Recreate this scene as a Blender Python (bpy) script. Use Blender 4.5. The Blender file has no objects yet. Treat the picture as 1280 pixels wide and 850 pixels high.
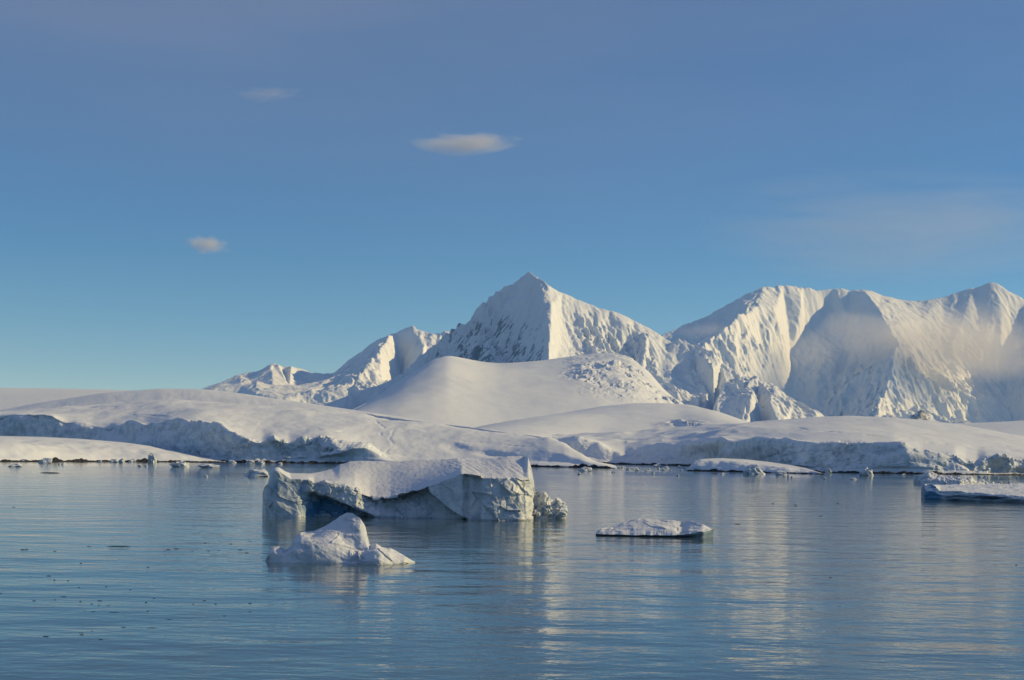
import bpy, math, random
import numpy as np
from mathutils import Vector, geometry

# ------------------------------------------------------------------ camera, sky, sun, exposure
scene = bpy.context.scene
F = 1280 * 50 / 36.0        # focal length in photograph pixels (50 mm lens, 36 mm sensor, 1280 px wide)
HZ = 562.0                  # photograph row of the sea horizon
CAMH = 10.0                 # eye height on the ship's deck
ROLL = math.radians(0.7)    # the ship heels a little: the horizon drops to the right
K = math.tan(ROLL)

cam_data = bpy.data.cameras.new('camera')
cam_data.lens = 50; cam_data.sensor_width = 36; cam_data.sensor_fit = 'HORIZONTAL'
cam_data.shift_y = (HZ - 425) / 1280.0
cam_data.clip_start = 0.5; cam_data.clip_end = 120000
camera = bpy.data.objects.new('camera', cam_data)
camera.location = (0, 0, CAMH); camera.rotation_euler = (math.radians(90), -ROLL, 0)
scene.collection.objects.link(camera); scene.camera = camera

SUN_EL = 23.0
SUN_AZ = 81.0               # clockwise from the viewing direction (+Y): low sun on the right, a little ahead
world = bpy.data.worlds.new('World'); scene.world = world; world.use_nodes = True
wn = world.node_tree.nodes; wl = world.node_tree.links
sky = wn.new('ShaderNodeTexSky'); sky.sky_type = 'NISHITA'; sky.sun_disc = False
sky.sun_elevation = math.radians(SUN_EL); sky.sun_rotation = math.radians(SUN_AZ)
sky.altitude = 0; sky.air_density = 0.65; sky.dust_density = 0.0; sky.ozone_density = 3.0
hsv = wn.new('ShaderNodeHueSaturation'); hsv.inputs['Hue'].default_value = 0.502; hsv.inputs['Saturation'].default_value = 1.25
bg = wn['Background']; bg.inputs['Strength'].default_value = 0.074
wl.new(sky.outputs['Color'], hsv.inputs['Color'])
# a thin veil of high ice cloud: none near the horizon, thicker overhead, drawn out by the wind
wtc = wn.new('ShaderNodeTexCoord'); wsep = wn.new('ShaderNodeSeparateXYZ'); wl.new(wtc.outputs['Generated'], wsep.inputs[0])
wmap = wn.new('ShaderNodeMapping'); wmap.inputs['Scale'].default_value = (1.2, 2.0, 6.0); wl.new(wtc.outputs['Generated'], wmap.inputs['Vector'])
wnz = wn.new('ShaderNodeTexNoise'); wnz.inputs['Scale'].default_value = 1.6; wnz.inputs['Detail'].default_value = 5; wnz.inputs['Roughness'].default_value = 0.5; wl.new(wmap.outputs['Vector'], wnz.inputs['Vector'])
wup = wn.new('ShaderNodeMapRange'); wup.interpolation_type = 'SMOOTHSTEP'; wup.inputs['From Min'].default_value = 0.10; wup.inputs['From Max'].default_value = 0.30
wup.inputs['To Min'].default_value = 0.04; wup.inputs['To Max'].default_value = 0.28; wl.new(wsep.outputs['Z'], wup.inputs['Value'])
wvar = wn.new('ShaderNodeMapRange'); wvar.inputs['From Min'].default_value = 0.3; wvar.inputs['From Max'].default_value = 0.7; wvar.inputs['To Min'].default_value = 0.65; wvar.inputs['To Max'].default_value = 1.3
wl.new(wnz.outputs['Fac'], wvar.inputs['Value'])
wmul = wn.new('ShaderNodeMath'); wmul.operation = 'MULTIPLY'; wl.new(wup.outputs['Result'], wmul.inputs[0]); wl.new(wvar.outputs['Result'], wmul.inputs[1])
wmix = wn.new('ShaderNodeMix'); wmix.data_type = 'RGBA'; wl.new(wmul.outputs[0], wmix.inputs[0]); wl.new(hsv.outputs['Color'], wmix.inputs[6]); wmix.inputs[7].default_value = (3.4, 3.5, 4.4, 1)
wl.new(wmix.outputs[2], bg.inputs['Color'])

sun_data = bpy.data.lights.new('sun', 'SUN'); sun_data.energy = 3.05
sun_data.angle = math.radians(0.53); sun_data.color = (1.0, 0.80, 0.41)
sun = bpy.data.objects.new('sun', sun_data); scene.collection.objects.link(sun)
e, a = math.radians(SUN_EL), math.radians(SUN_AZ)
sdir = Vector((math.sin(a) * math.cos(e), math.cos(a) * math.cos(e), math.sin(e)))
sun.rotation_euler = sdir.to_track_quat('Z', 'Y').to_euler()
sun.location = (400, 100, 200)

scene.view_settings.view_transform = 'Standard'; scene.view_settings.look = 'None'
scene.view_settings.exposure = 0.40; scene.view_settings.gamma = 1
cy = scene.cycles
cy.use_denoising = True
cy.max_bounces = 8; cy.diffuse_bounces = 1; cy.glossy_bounces = 4; cy.transmission_bounces = 4; cy.volume_bounces = 2
cy.caustics_reflective = False; cy.caustics_refractive = False

# ------------------------------------------------------------------ numeric helpers
rng = np.random.RandomState(7)
PERM = rng.permutation(512); PERM = np.concatenate([PERM, PERM, PERM])
GRAD = rng.normal(size=(512, 3)); GRAD /= np.linalg.norm(GRAD, axis=1)[:, None]

def noise3(p):
    """Perlin noise, p = (..., 3)"""
    p = np.asarray(p, float); i = np.floor(p).astype(np.int64); f = p - i
    u = f * f * f * (f * (f * 6 - 15) + 10)
    i &= 511
    out = 0
    for dx in (0, 1):
        wx = u[..., 0] if dx else 1 - u[..., 0]
        px_ = PERM[(i[..., 0] + dx) & 511]
        for dy in (0, 1):
            wy = u[..., 1] if dy else 1 - u[..., 1]
            py_ = PERM[(px_ + i[..., 1] + dy) & 511]
            for dz in (0, 1):
                wz = u[..., 2] if dz else 1 - u[..., 2]
                g = GRAD[PERM[(py_ + i[..., 2] + dz) & 511]]
                d = g[..., 0] * (f[..., 0] - dx) + g[..., 1] * (f[..., 1] - dy) + g[..., 2] * (f[..., 2] - dz)
                out = out + wx * wy * wz * d
    return out * 1.6

def fbm(p, octaves=5, gain=0.5, lac=2.03):
    s = 0; amp = 1.0; p = np.asarray(p, float)
    for k in range(octaves):
        s = s + amp * noise3(p + 17.3 * k); p = p * lac; amp *= gain
    return s

def ridged(p, octaves=5, gain=0.5, lac=2.07):
    s = 0; amp = 1.0; p = np.asarray(p, float)
    for k in range(octaves):
        s = s + amp * (1 - 2 * np.abs(noise3(p + 31.7 * k))); p = p * lac; amp *= gain
    return s * 0.5

def rmf(p, octaves=6, lac=2.13, H=0.95, gain=2.0):
    """Ridged multifractal: sharp branching crests, smooth hollows; about 0 to 1.6"""
    p = np.asarray(p, float); s = 0; w = 1.0
    for k in range(octaves):
        sig = (1 - np.clip(np.abs(noise3(p + 13.1 * k)), 0, 1)) ** 2 * w
        s = s + sig * lac ** (-H * k); w = np.clip(sig * gain, 0, 1); p = p * lac
    return s

def fall_ridges(P, scale, stretch, seed, octaves=6):
    """Ribs and gullies that run down the slope, whichever way each face looks."""
    N0 = grid_normals(np.stack([gauss(gauss(P[..., k], 5, 0), 5, 1) for k in range(3)], -1))
    h = np.hypot(N0[..., 0], N0[..., 1]) + 1e-6; wl_ = sstep(-.25, .25, N0[..., 0] / h)
    X_, Y_ = P[..., 0], P[..., 1]; wob = 0.35 * fbm(P / (scale * 1.7) + seed, 3)
    a1 = np.stack([(X_ * .8 - Y_ * .6) / scale + wob, (X_ * .6 + Y_ * .8) / (scale * stretch), X_ * 0 + seed], -1)      # faces that look left
    a2 = np.stack([(X_ * .8 + Y_ * .6) / scale + wob, (-X_ * .6 + Y_ * .8) / (scale * stretch), X_ * 0 + seed + 7], -1)  # faces that look right
    return rmf(a1, octaves) * (1 - wl_) + rmf(a2, octaves) * wl_

def facets(u, v, seed=0):
    """Broken planes: every cell of a cell pattern is a small tilted plane."""
    p = np.stack([u, v], -1); i = np.floor(p).astype(np.int64); best = np.full(u.shape, 9.0); out = np.zeros(u.shape)
    for dx in (-1, 0, 1):
        for dy in (-1, 0, 1):
            c = i + (dx, dy); h = PERM[(PERM[(c[..., 0] + seed * 31) & 511] + c[..., 1]) & 511]
            q = c + 0.5 + 0.45 * GRAD[h][..., :2]; e_ = p - q; d = np.hypot(e_[..., 0], e_[..., 1])
            g = GRAD[(h * 7 + 3) & 511]; val = g[..., 0] * e_[..., 0] + g[..., 1] * e_[..., 1] + .35 * g[..., 2]
            out = np.where(d < best, val, out); best = np.minimum(best, d)
    return out

def sstep(a0, a1, x):
    t = np.clip((x - a0) / (a1 - a0), 0, 1); return t * t * (3 - 2 * t)

def gauss(arr, sigma, axis):
    if sigma <= 0: return arr
    r = int(3 * sigma) + 1; k = np.exp(-0.5 * (np.arange(-r, r + 1) / sigma) ** 2); k /= k.sum()
    a0 = np.moveaxis(np.asarray(arr, float), axis, 0)
    pad = np.concatenate([np.repeat(a0[:1], r, 0), a0, np.repeat(a0[-1:], r, 0)])
    out = sum(k[j] * pad[j:j + a0.shape[0]] for j in range(2 * r + 1))
    return np.moveaxis(out, 0, axis)

def curve(pts, xs, smooth=0.0, step=1.0):
    p = np.array(pts, float); y = np.interp(xs, p[:, 0], p[:, 1])
    return gauss(y, smooth / step, 0) if smooth else y

def rowcurve(pts, xs, smooth=0.0, step=1.0): return curve(pts, xs, smooth, step) - K * (np.asarray(xs) - 640)   # row measured from the level horizon
def lev(px, y): return y - K * (px - 640)
def zrow(y, d): return CAMH - (np.asarray(y) - HZ) / F * d      # height seen at photograph row y, at distance d
def xcol(px, d): return (np.asarray(px) - 640.0) / F * d

def rows_of(P): return HZ - (P[..., 2] - CAMH) * F / P[..., 1] + K * F * P[..., 0] / P[..., 1]

def grid_normals(P):
    du = np.gradient(P, axis=1); dv = np.gradient(P, axis=0)
    n = np.cross(du, dv); L = np.linalg.norm(n, axis=2, keepdims=True); L[L == 0] = 1
    return n / L

def link(o, parent=None):
    scene.collection.objects.link(o)
    if parent is not None: o.parent = parent
    return o

def tag(o, label, cat=None, group=None, kind=None):
    o['label'] = label
    if cat: o['category'] = cat
    if group: o['group'] = group
    if kind: o['kind'] = kind
    return o

def grid_object(name, P, mat, attrs=None, parent=None, smooth=True, flip=False):
    R, C = P.shape[:2]
    me = bpy.data.meshes.new(name)
    idx = np.arange(R * C).reshape(R, C)
    q = np.stack([idx[:-1, :-1], idx[:-1, 1:], idx[1:, 1:], idx[1:, :-1]], -1).reshape(-1, 4)
    if flip: q = q[:, ::-1]
    base = P.reshape(-1, 3).copy()
    origin = np.array([base[:, 0].mean(), base[:, 1].mean(), 0.0])
    me.vertices.add(R * C); me.vertices.foreach_set('co', (base - origin).astype(np.float32).ravel())
    me.loops.add(q.size); me.loops.foreach_set('vertex_index', q.astype(np.int32).ravel())
    me.polygons.add(len(q))
    me.polygons.foreach_set('loop_start', np.arange(0, q.size, 4, dtype=np.int32))
    me.polygons.foreach_set('use_smooth', np.full(len(q), smooth))
    me.update(calc_edges=True); me.validate()
    for k, v in (attrs or {}).items():
        at = me.attributes.new(k, 'FLOAT', 'POINT'); at.data.foreach_set('value', np.asarray(v, np.float32).ravel())
    me.materials.append(mat)
    o = bpy.data.objects.new(name, me); o.location = origin
    if parent is not None: o.location = Vector(origin) - parent.location
    return link(o, parent)

def loft(pxs, knots, segs):
    """Surface through depth: knots = [(d, z) arrays over the columns]; segs = [(rows, ease)].
    Returns P (rows, cols, 3) and the row parameter in knot units."""
    rows = []; tt = []
    for k, (n, ease) in enumerate(segs):
        (d0, z0), (d1, z1) = knots[k], knots[k + 1]
        last = k == len(segs) - 1
        for t in np.linspace(0, 1, n + 1)[: n + 1 if last else n]:
            if ease == 'out': tz = math.sin(t * math.pi / 2)
            elif ease == 'in': tz = 1 - math.cos(t * math.pi / 2)
            elif ease == 's': tz = t * t * (3 - 2 * t)
            elif isinstance(ease, float): s0 = math.sin(ease * math.pi / 2); tz = (math.sin((ease + (1 - ease) * t) * math.pi / 2) - s0) / (1 - s0)   # the rest of an 'out' curve
            else: tz = t
            if ease == 'round': td, tz = 1 - math.cos(t * math.pi / 2), math.sin(t * math.pi / 2)
            else: td = t
            d = d0 + (d1 - d0) * td; z = z0 + (z1 - z0) * tz
            rows.append(np.stack([xcol(pxs, d), d, z], -1)); tt.append(k + t)
    return np.array(rows), np.array(tt)

def shoulder(top_d, top_z, crest_d, crest_z, sigma=28, t=0.2):
    """A knot just behind a ragged cliff lip where the snow surface is already smooth."""
    ld, lz = gauss(top_d, sigma, 0), gauss(top_z, sigma, 0)
    return ld + t * (crest_d - ld), lz + (crest_z - lz) * math.sin(t * math.pi / 2)

def tin(points, pxs, ds, breaks=(), blur=1.0, blur_d=None):
    """Interpolate control points (px, row, distance, roughness) over a (distance, column) grid."""
    dscale = 0.05
    co = [Vector((p[0], p[2] * dscale)) for p in points]
    v, _, f, ov, _, _ = geometry.delaunay_2d_cdt(co, list(breaks), [], 0, 1e-4)
    zz = []; rr = []
    for o in ov:
        p = points[o[0]] if o else points[0]
        z = p[4] if len(p) > 4 else zrow(lev(p[0], p[1]), p[2])
        zz.append(float(z)); rr.append(p[3])
    zz = np.array(zz); rr = np.array(rr); vv = np.array([(q.x, q.y / dscale) for q in v])
    Z = np.full((len(ds), len(pxs)), np.nan); Rg = np.zeros_like(Z)
    PX, D = np.meshgrid(pxs, ds)
    for t in f:
        a0, b0, c0 = vv[t[0]], vv[t[1]], vv[t[2]]
        x0 = np.searchsorted(pxs, min(a0[0], b0[0], c0[0]) - 1e-6); x1 = np.searchsorted(pxs, max(a0[0], b0[0], c0[0]) + 1e-6)
        y0 = np.searchsorted(ds, min(a0[1], b0[1], c0[1]) - 1e-6); y1 = np.searchsorted(ds, max(a0[1], b0[1], c0[1]) + 1e-6)
        if x1 <= x0 or y1 <= y0: continue
        px_ = PX[y0:y1, x0:x1]; dd = D[y0:y1, x0:x1]
        den = (b0[1] - c0[1]) * (a0[0] - c0[0]) + (c0[0] - b0[0]) * (a0[1] - c0[1])
        if abs(den) < 1e-9: continue
        w0 = ((b0[1] - c0[1]) * (px_ - c0[0]) + (c0[0] - b0[0]) * (dd - c0[1])) / den
        w1 = ((c0[1] - a0[1]) * (px_ - c0[0]) + (a0[0] - c0[0]) * (dd - c0[1])) / den
        w2 = 1 - w0 - w1
        m = (w0 >= -1e-6) & (w1 >= -1e-6) & (w2 >= -1e-6)
        zt = w0 * zz[t[0]] + w1 * zz[t[1]] + w2 * zz[t[2]]; rt = w0 * rr[t[0]] + w1 * rr[t[1]] + w2 * rr[t[2]]
        sub = Z[y0:y1, x0:x1]; sub[m] = zt[m]
        sub = Rg[y0:y1, x0:x1]; sub[m] = rt[m]
    Z = np.where(np.isnan(Z), -30.0, Z)
    bd = blur if blur_d is None else blur_d
    Z = gauss(gauss(Z, blur, 1), bd, 0); Rg = gauss(gauss(Rg, 3, 1), 3, 0)
    return np.stack([xcol(PX, D), D, Z], -1), Rg, PX, D

# ------------------------------------------------------------------ materials
def mat_new(name):
    m = bpy.data.materials.new(name); m.use_nodes = True
    nt = m.node_tree; return m, nt.nodes, nt.links, nt.nodes['Principled BSDF']

def mnode(nodes, links, op, a, b=None, clamp=False):
    n = nodes.new('ShaderNodeMath'); n.operation = op; n.use_clamp = clamp
    for k, v in enumerate((a, b)):
        if v is None: continue
        if isinstance(v, (int, float)): n.inputs[k].default_value = v
        else: links.new(v, n.inputs[k])
    return n.outputs[0]

def noise_node(nodes, links, vec, scale, detail=4, rough=0.5, dist=0.0):
    n = nodes.new('ShaderNodeTexNoise'); n.inputs['Scale'].default_value = scale
    n.inputs['Detail'].default_value = detail; n.inputs['Roughness'].default_value = rough; n.inputs['Distortion'].default_value = dist
    links.new(vec, n.inputs['Vector']); return n.outputs['Fac']

def ramp(nodes, links, fac, stops):
    n = nodes.new('ShaderNodeValToRGB'); links.new(fac, n.inputs[0]); el = n.color_ramp.elements
    while len(el) < len(stops): el.new(0.5)
    for k, (p, c) in enumerate(stops):
        el[k].position = p; el[k].color = (c, c, c, 1) if isinstance(c, (int, float)) else (*c, 1)
    return n.outputs['Color']

def mix(nodes, links, fac, c1, c2):
    n = nodes.new('ShaderNodeMix'); n.data_type = 'RGBA'
    if isinstance(fac, (int, float)): n.inputs[0].default_value = fac
    else: links.new(fac, n.inputs[0])
    for s, c in ((6, c1), (7, c2)):
        if isinstance(c, tuple): n.inputs[s].default_value = (*c, 1)
        else: links.new(c, n.inputs[s])
    return n.outputs[2]

def snow_material(name, scale=0.02, bump=0.6, dist=0.3, rock=False, rock_lo=0.42, rock_hi=0.56, colour=(0.75, 0.79, 0.85), ice=0.0):
    """Wind-packed snow; steep faces may show bare ice or rock (attribute-free, from the slope of the surface)."""
    m, n, l, b = mat_new(name)
    geo = n.new('ShaderNodeNewGeometry'); pos = geo.outputs['Position']
    n1 = noise_node(n, l, pos, scale * 0.25, 6, 0.6); n2 = noise_node(n, l, pos, scale * 4, 7, 0.62)
    col = mix(n, l, ramp(n, l, n1, [(0.35, 0.0), (0.7, 1.0)]), colour, tuple(c * k for c, k in zip(colour, (0.93, 0.94, 0.97))))
    sep = n.new('ShaderNodeSeparateXYZ'); l.new(geo.outputs['Normal'], sep.inputs[0]); nz = sep.outputs['Z']
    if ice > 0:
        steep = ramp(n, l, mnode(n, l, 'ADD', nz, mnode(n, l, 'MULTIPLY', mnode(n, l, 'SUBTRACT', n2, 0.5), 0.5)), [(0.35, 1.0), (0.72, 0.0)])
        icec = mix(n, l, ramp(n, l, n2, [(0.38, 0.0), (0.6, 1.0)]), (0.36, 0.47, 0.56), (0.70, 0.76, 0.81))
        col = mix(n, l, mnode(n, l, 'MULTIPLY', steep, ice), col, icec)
    if rock:
        n3 = noise_node(n, l, pos, scale * 1.2, 6, 0.65)
        at = n.new('ShaderNodeAttribute'); at.attribute_name = 'rock'     # bare rock bands swept free of snow; on the pyramid also painted relief shade
        s = mnode(n, l, 'ADD', at.outputs['Fac'], mnode(n, l, 'MULTIPLY', mnode(n, l, 'SUBTRACT', n3, 0.5), 0.6))
        rk = ramp(n, l, s, [(rock_lo, 0.0), (rock_hi, 1.0)])
        rc = mix(n, l, n2, (0.12, 0.125, 0.14), (0.28, 0.29, 0.31))
        col = mix(n, l, rk, col, rc)
    l.new(col, b.inputs['Base Color'])
    b.inputs['Roughness'].default_value = 0.62; b.inputs['Specular IOR Level'].default_value = 0.25
    bp = n.new('ShaderNodeBump'); bp.inputs['Strength'].default_value = bump; bp.inputs['Distance'].default_value = dist
    mp = n.new('ShaderNodeMapping'); mp.inputs['Rotation'].default_value = (0, 0, math.radians(35)); mp.inputs['Scale'].default_value = (1.0, 5.0, 1.0); l.new(pos, mp.inputs['Vector'])
    n4 = noise_node(n, l, mp.outputs['Vector'], scale * 1.1, 5, 0.6, 0.4)          # sastrugi drawn out by the wind
    hh = mnode(n, l, 'ADD', n2, mnode(n, l, 'MULTIPLY', n4, 0.9))
    l.new(hh, bp.inputs['Height']); l.new(bp.outputs['Normal'], b.inputs['Normal'])
    return m

def berg_material(name, bump=0.28):
    """Iceberg: firn on the tops, dirty blue-grey ice on the faces; the attribute 'blue' marks clear blue ice."""
    m, n, l, b = mat_new(name)
    geo = n.new('ShaderNodeNewGeometry'); pos = geo.outputs['Position']
    sep = n.new('ShaderNodeSeparateXYZ'); l.new(geo.outputs['Normal'], sep.inputs[0])
    n1 = noise_node(n, l, pos, 0.45, 8, 0.62, 0.6); n2 = noise_node(n, l, pos, 2.2, 6, 0.65, 0.3)
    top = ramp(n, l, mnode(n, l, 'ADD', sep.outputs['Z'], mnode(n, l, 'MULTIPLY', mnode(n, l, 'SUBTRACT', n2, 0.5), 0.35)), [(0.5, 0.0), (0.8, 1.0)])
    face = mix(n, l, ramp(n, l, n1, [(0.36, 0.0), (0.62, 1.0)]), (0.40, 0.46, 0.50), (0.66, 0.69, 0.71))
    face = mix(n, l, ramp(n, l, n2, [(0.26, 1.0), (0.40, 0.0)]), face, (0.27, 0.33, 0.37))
    at = n.new('ShaderNodeAttribute'); at.attribute_name = 'blue'
    face = mix(n, l, at.outputs['Fac'], face, (0.055, 0.20, 0.36))
    dark_at = n.new('ShaderNodeAttribute'); dark_at.attribute_name = 'dark'
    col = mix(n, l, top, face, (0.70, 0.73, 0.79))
    col = mix(n, l, dark_at.outputs['Fac'], col, (0.035, 0.06, 0.085))  # darkens the waterline, the floe's undercut and single marked patches
    l.new(col, b.inputs['Base Color'])
    b.inputs['Roughness'].default_value = 0.45; b.inputs['Specular IOR Level'].default_value = 0.35
    bp = n.new('ShaderNodeBump'); bp.inputs['Strength'].default_value = bump; bp.inputs['Distance'].default_value = 0.25
    l.new(n2, bp.inputs['Height']); l.new(bp.outputs['Normal'], b.inputs['Normal'])
    return m

def rock_material():
    m, n, l, b = mat_new('wet_black_rock')
    geo = n.new('ShaderNodeNewGeometry')
    n1 = noise_node(n, l, geo.outputs['Position'], 0.5, 6, 0.65)
    l.new(mix(n, l, n1, (0.008, 0.009, 0.011), (0.035, 0.035, 0.04)), b.inputs['Base Color'])
    b.inputs['Roughness'].default_value = 0.7; b.inputs['Specular IOR Level'].default_value = 0.2
    return m

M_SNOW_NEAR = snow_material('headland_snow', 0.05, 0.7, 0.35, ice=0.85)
M_SNOW_DOME = snow_material('dome_snow', 0.012, 0.8, 1.5)
M_SNOW_PEAK = snow_material('mountain_snow_and_rock', 0.012, 0.8, 1.6, rock=True, rock_lo=0.45, rock_hi=0.60)
M_SNOW_FAR = snow_material('far_mountain_snow', 0.007, 0.8, 3.0, rock=True, rock_lo=0.45, rock_hi=0.60)
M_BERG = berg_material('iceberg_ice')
M_ROCK = rock_material()

# ------------------------------------------------------------------ water
def water_material():
    m, n, l, b = mat_new('cold_sea_water')
    geo = n.new('ShaderNodeNewGeometry'); pos = geo.outputs['Position']
    b.inputs['Base Color'].default_value = (0.06, 0.11, 0.15, 1)
    b.inputs['Roughness'].default_value = 0.05; b.inputs['IOR'].default_value = 1.333
    mp = n.new('ShaderNodeMapping'); mp.inputs['Scale'].default_value = (0.55, 1.0, 1.0); mp.inputs['Rotation'].default_value = (0, 0, math.radians(6))
    l.new(pos, mp.inputs['Vector']); v = mp.outputs['Vector']
    w1 = noise_node(n, l, v, 0.16, 2, 0.45, 0.2)        # swell of some metres
    w2 = noise_node(n, l, v, 1.0, 3, 0.5, 0.3)         # ripples
    mp2 = n.new('ShaderNodeMapping'); mp2.inputs['Scale'].default_value = (0.0025, 0.011, 1.0); l.new(pos, mp2.inputs['Vector'])
    wind = noise_node(n, l, mp2.outputs['Vector'], 1.0, 3, 0.5, 0.4)   # cat's paws: calm and ruffled streaks
    wamp = ramp(n, l, wind, [(0.32, 0.4), (0.68, 1.25)])
    sp = n.new('ShaderNodeSeparateXYZ'); l.new(pos, sp.inputs[0])
    def band(v, lo, hi):
        r = n.new('ShaderNodeMapRange'); r.interpolation_type = 'SMOOTHSTEP'; r.inputs['From Min'].default_value = lo; r.inputs['From Max'].default_value = hi
        l.new(v, r.inputs['Value']); return r.outputs['Result']
    yy = mnode(n, l, 'ADD', sp.outputs['Y'], mnode(n, l, 'MULTIPLY', mnode(n, l, 'SUBTRACT', wind, 0.5), 130.0))
    slick = mnode(n, l, 'MULTIPLY', mnode(n, l, 'SUBTRACT', band(yy, 570, 600), band(yy, 690, 730)), band(sp.outputs['X'], -40, 60))   # a mirror-calm slick off the right shore
    wamp = mnode(n, l, 'MULTIPLY', wamp, mnode(n, l, 'SUBTRACT', 1.0, mnode(n, l, 'MULTIPLY', slick, 0.9)))
    h = mnode(n, l, 'ADD', mnode(n, l, 'MULTIPLY', mnode(n, l, 'MULTIPLY', w1, wamp), 0.24), mnode(n, l, 'MULTIPLY', mnode(n, l, 'MULTIPLY', w2, wamp), 0.05))
    bp = n.new('ShaderNodeBump'); bp.inputs['Strength'].default_value = 1.0; bp.inputs['Distance'].default_value = 1.0
    l.new(h, bp.inputs['Height']); l.new(bp.outputs['Normal'], b.inputs['Normal'])
    return m

xs = np.concatenate([np.linspace(-16000, -2000, 8), np.linspace(-1500, 1500, 13), np.linspace(2000, 16000, 8)])
ys = np.concatenate([np.linspace(-3000, 0, 4), np.linspace(100, 2000, 12), np.linspace(3000, 16000, 8)])
X, Y = np.meshgrid(xs, ys)
water = grid_object('water', np.stack([X, Y, np.zeros_like(X)], -1), water_material())
tag(water, 'calm rippled blue sea in the bay', kind='structure')

# ------------------------------------------------------------------ rock shoreline strip
def rock_shore(name, parent, pts, height, seed, depth=5.0, step=0.8):
    """A low band of black rock along the tide line; pts = [(px, distance)], height = [(px, metres)]."""
    pxs = np.arange(pts[0][0], pts[-1][0] + step, step)
    d = curve(pts, pxs, 3, step); h = curve(height, pxs)
    nz = fbm(np.stack([pxs * 0.08, pxs * 0 + seed, pxs * 0], -1), 4)
    nz2 = fbm(np.stack([pxs * 0.07, pxs * 0 + seed + 9, pxs * 0], -1), 3)
    h = h * np.clip(0.85 + 0.8 * nz, 0.15, 2.0)
    dd = d - 1.5 + 1.5 * nz2
    rows = [(dd - 0.6, h * 0 - 1.0), (dd, h * 0.45), (dd + 0.8, h * 0.9), (dd + 1.6, h), (dd + 3.0, h * 0.85), (dd + depth, h * 0.3), (dd + depth + 2, h * 0 - 1.5)]
    P = np.array([np.stack([xcol(pxs, q), q, z], -1) for q, z in rows])
    P += 0.35 * np.stack([fbm(P * 0.6 + k * 50, 3) for k in range(3)], -1)
    return grid_object(name, P, M_ROCK, parent=parent, smooth=False)

# ------------------------------------------------------------------ left headland
ST = 1.0
pxs = np.arange(-140, 772 + ST, ST)
base_d = curve([(-140, 1060), (0, 1040), (150, 990), (260, 905), (300, 880), (400, 888), (500, 880), (600, 867), (680, 848), (730, 835), (772, 815)], pxs, 14)
top_y = rowcurve([(-140, 516), (0, 518), (30, 517), (64, 517.5), (82, 524), (115, 529), (138, 529), (184, 531.5), (210, 526), (246, 526), (272, 531), (302, 547), (328, 554.5), (341, 549), (361, 555),
               (380, 550), (406, 547.5), (423, 550.5), (446, 560), (462, 566), (500, 571), (560, 573), (640, 575), (700, 578), (740, 582), (772, 585)], pxs, 2.0)
top_back = curve([(-140, 20), (0, 18), (60, 14), (90, 22), (130, 28), (160, 30), (190, 16), (215, 12), (280, 11), (330, 8), (420, 9), (450, 16), (480, 30), (600, 34), (700, 26), (750, 12), (772, 3)], pxs, 5)
step_y = rowcurve([(-140, 525), (0, 519), (60, 513), (130, 506), (200, 503), (300, 506), (400, 513), (455, 519), (470, 522), (500, 526), (560, 533), (620, 540.2), (685, 548), (705, 557), (720, 566), (740, 577), (772, 585.2)], pxs, 2)
step_d = curve([(-140, 1520), (0, 1480), (200, 1380), (350, 1270), (460, 1190), (560, 1100), (620, 1045), (690, 955), (720, 905), (745, 865), (772, 819)], pxs, 12)
step_h = curve([(-140, 0.1), (445, 0.1), (464, 1.7), (500, 1.5), (530, 1.0), (560, 1.2), (620, 0.8), (650, .5), (685, .45), (700, 0.1), (772, 0.02)], pxs, 2)
crest_y = rowcurve([(-140, 528), (-60, 520), (0, 513.5), (50, 504), (130, 492), (200, 487), (250, 487.5), (300, 493), (350, 500), (400, 507), (450, 514), (500, 521), (560, 530.5), (620, 538.5), (660, 543.5), (690, 549),
                 (710, 558), (730, 569.5), (745, 578), (760, 582.5), (772, 585.4)], pxs, 3)
crest_d = step_d + curve([(-140, 330), (300, 300), (460, 90), (600, 70), (690, 45), (720, 30), (750, 12), (772, 3)], pxs, 10)
top_d = base_d + top_back
sz = zrow(step_y, step_d)
knots = [(base_d - 1, base_d * 0 - 2.0), (base_d + 3, base_d * 0 + curve([(-140, 2.0), (480, 1.8), (700, 1.0), (772, 0.0)], pxs)), (top_d, zrow(top_y, top_d)), shoulder(top_d, zrow(top_y, top_d), step_d, sz), (step_d, sz),
         (step_d + 1.2, sz + step_h), (crest_d, np.maximum(zrow(crest_y, crest_d), sz + step_h)), (crest_d + 500, crest_d * 0 - 3)]
P, T = loft(pxs, knots, [(3, 'lin'), (60, 's'), (26, 'lin'), (64, 0.2), (3, 'lin'), (14, 'out'), (20, 'in')])
T = np.where(T > 4, T - 1, np.where(T > 3, 2.25 + (T - 3) * .75, np.where(T > 2, 2 + (T - 2) * .25, T)))
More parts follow.
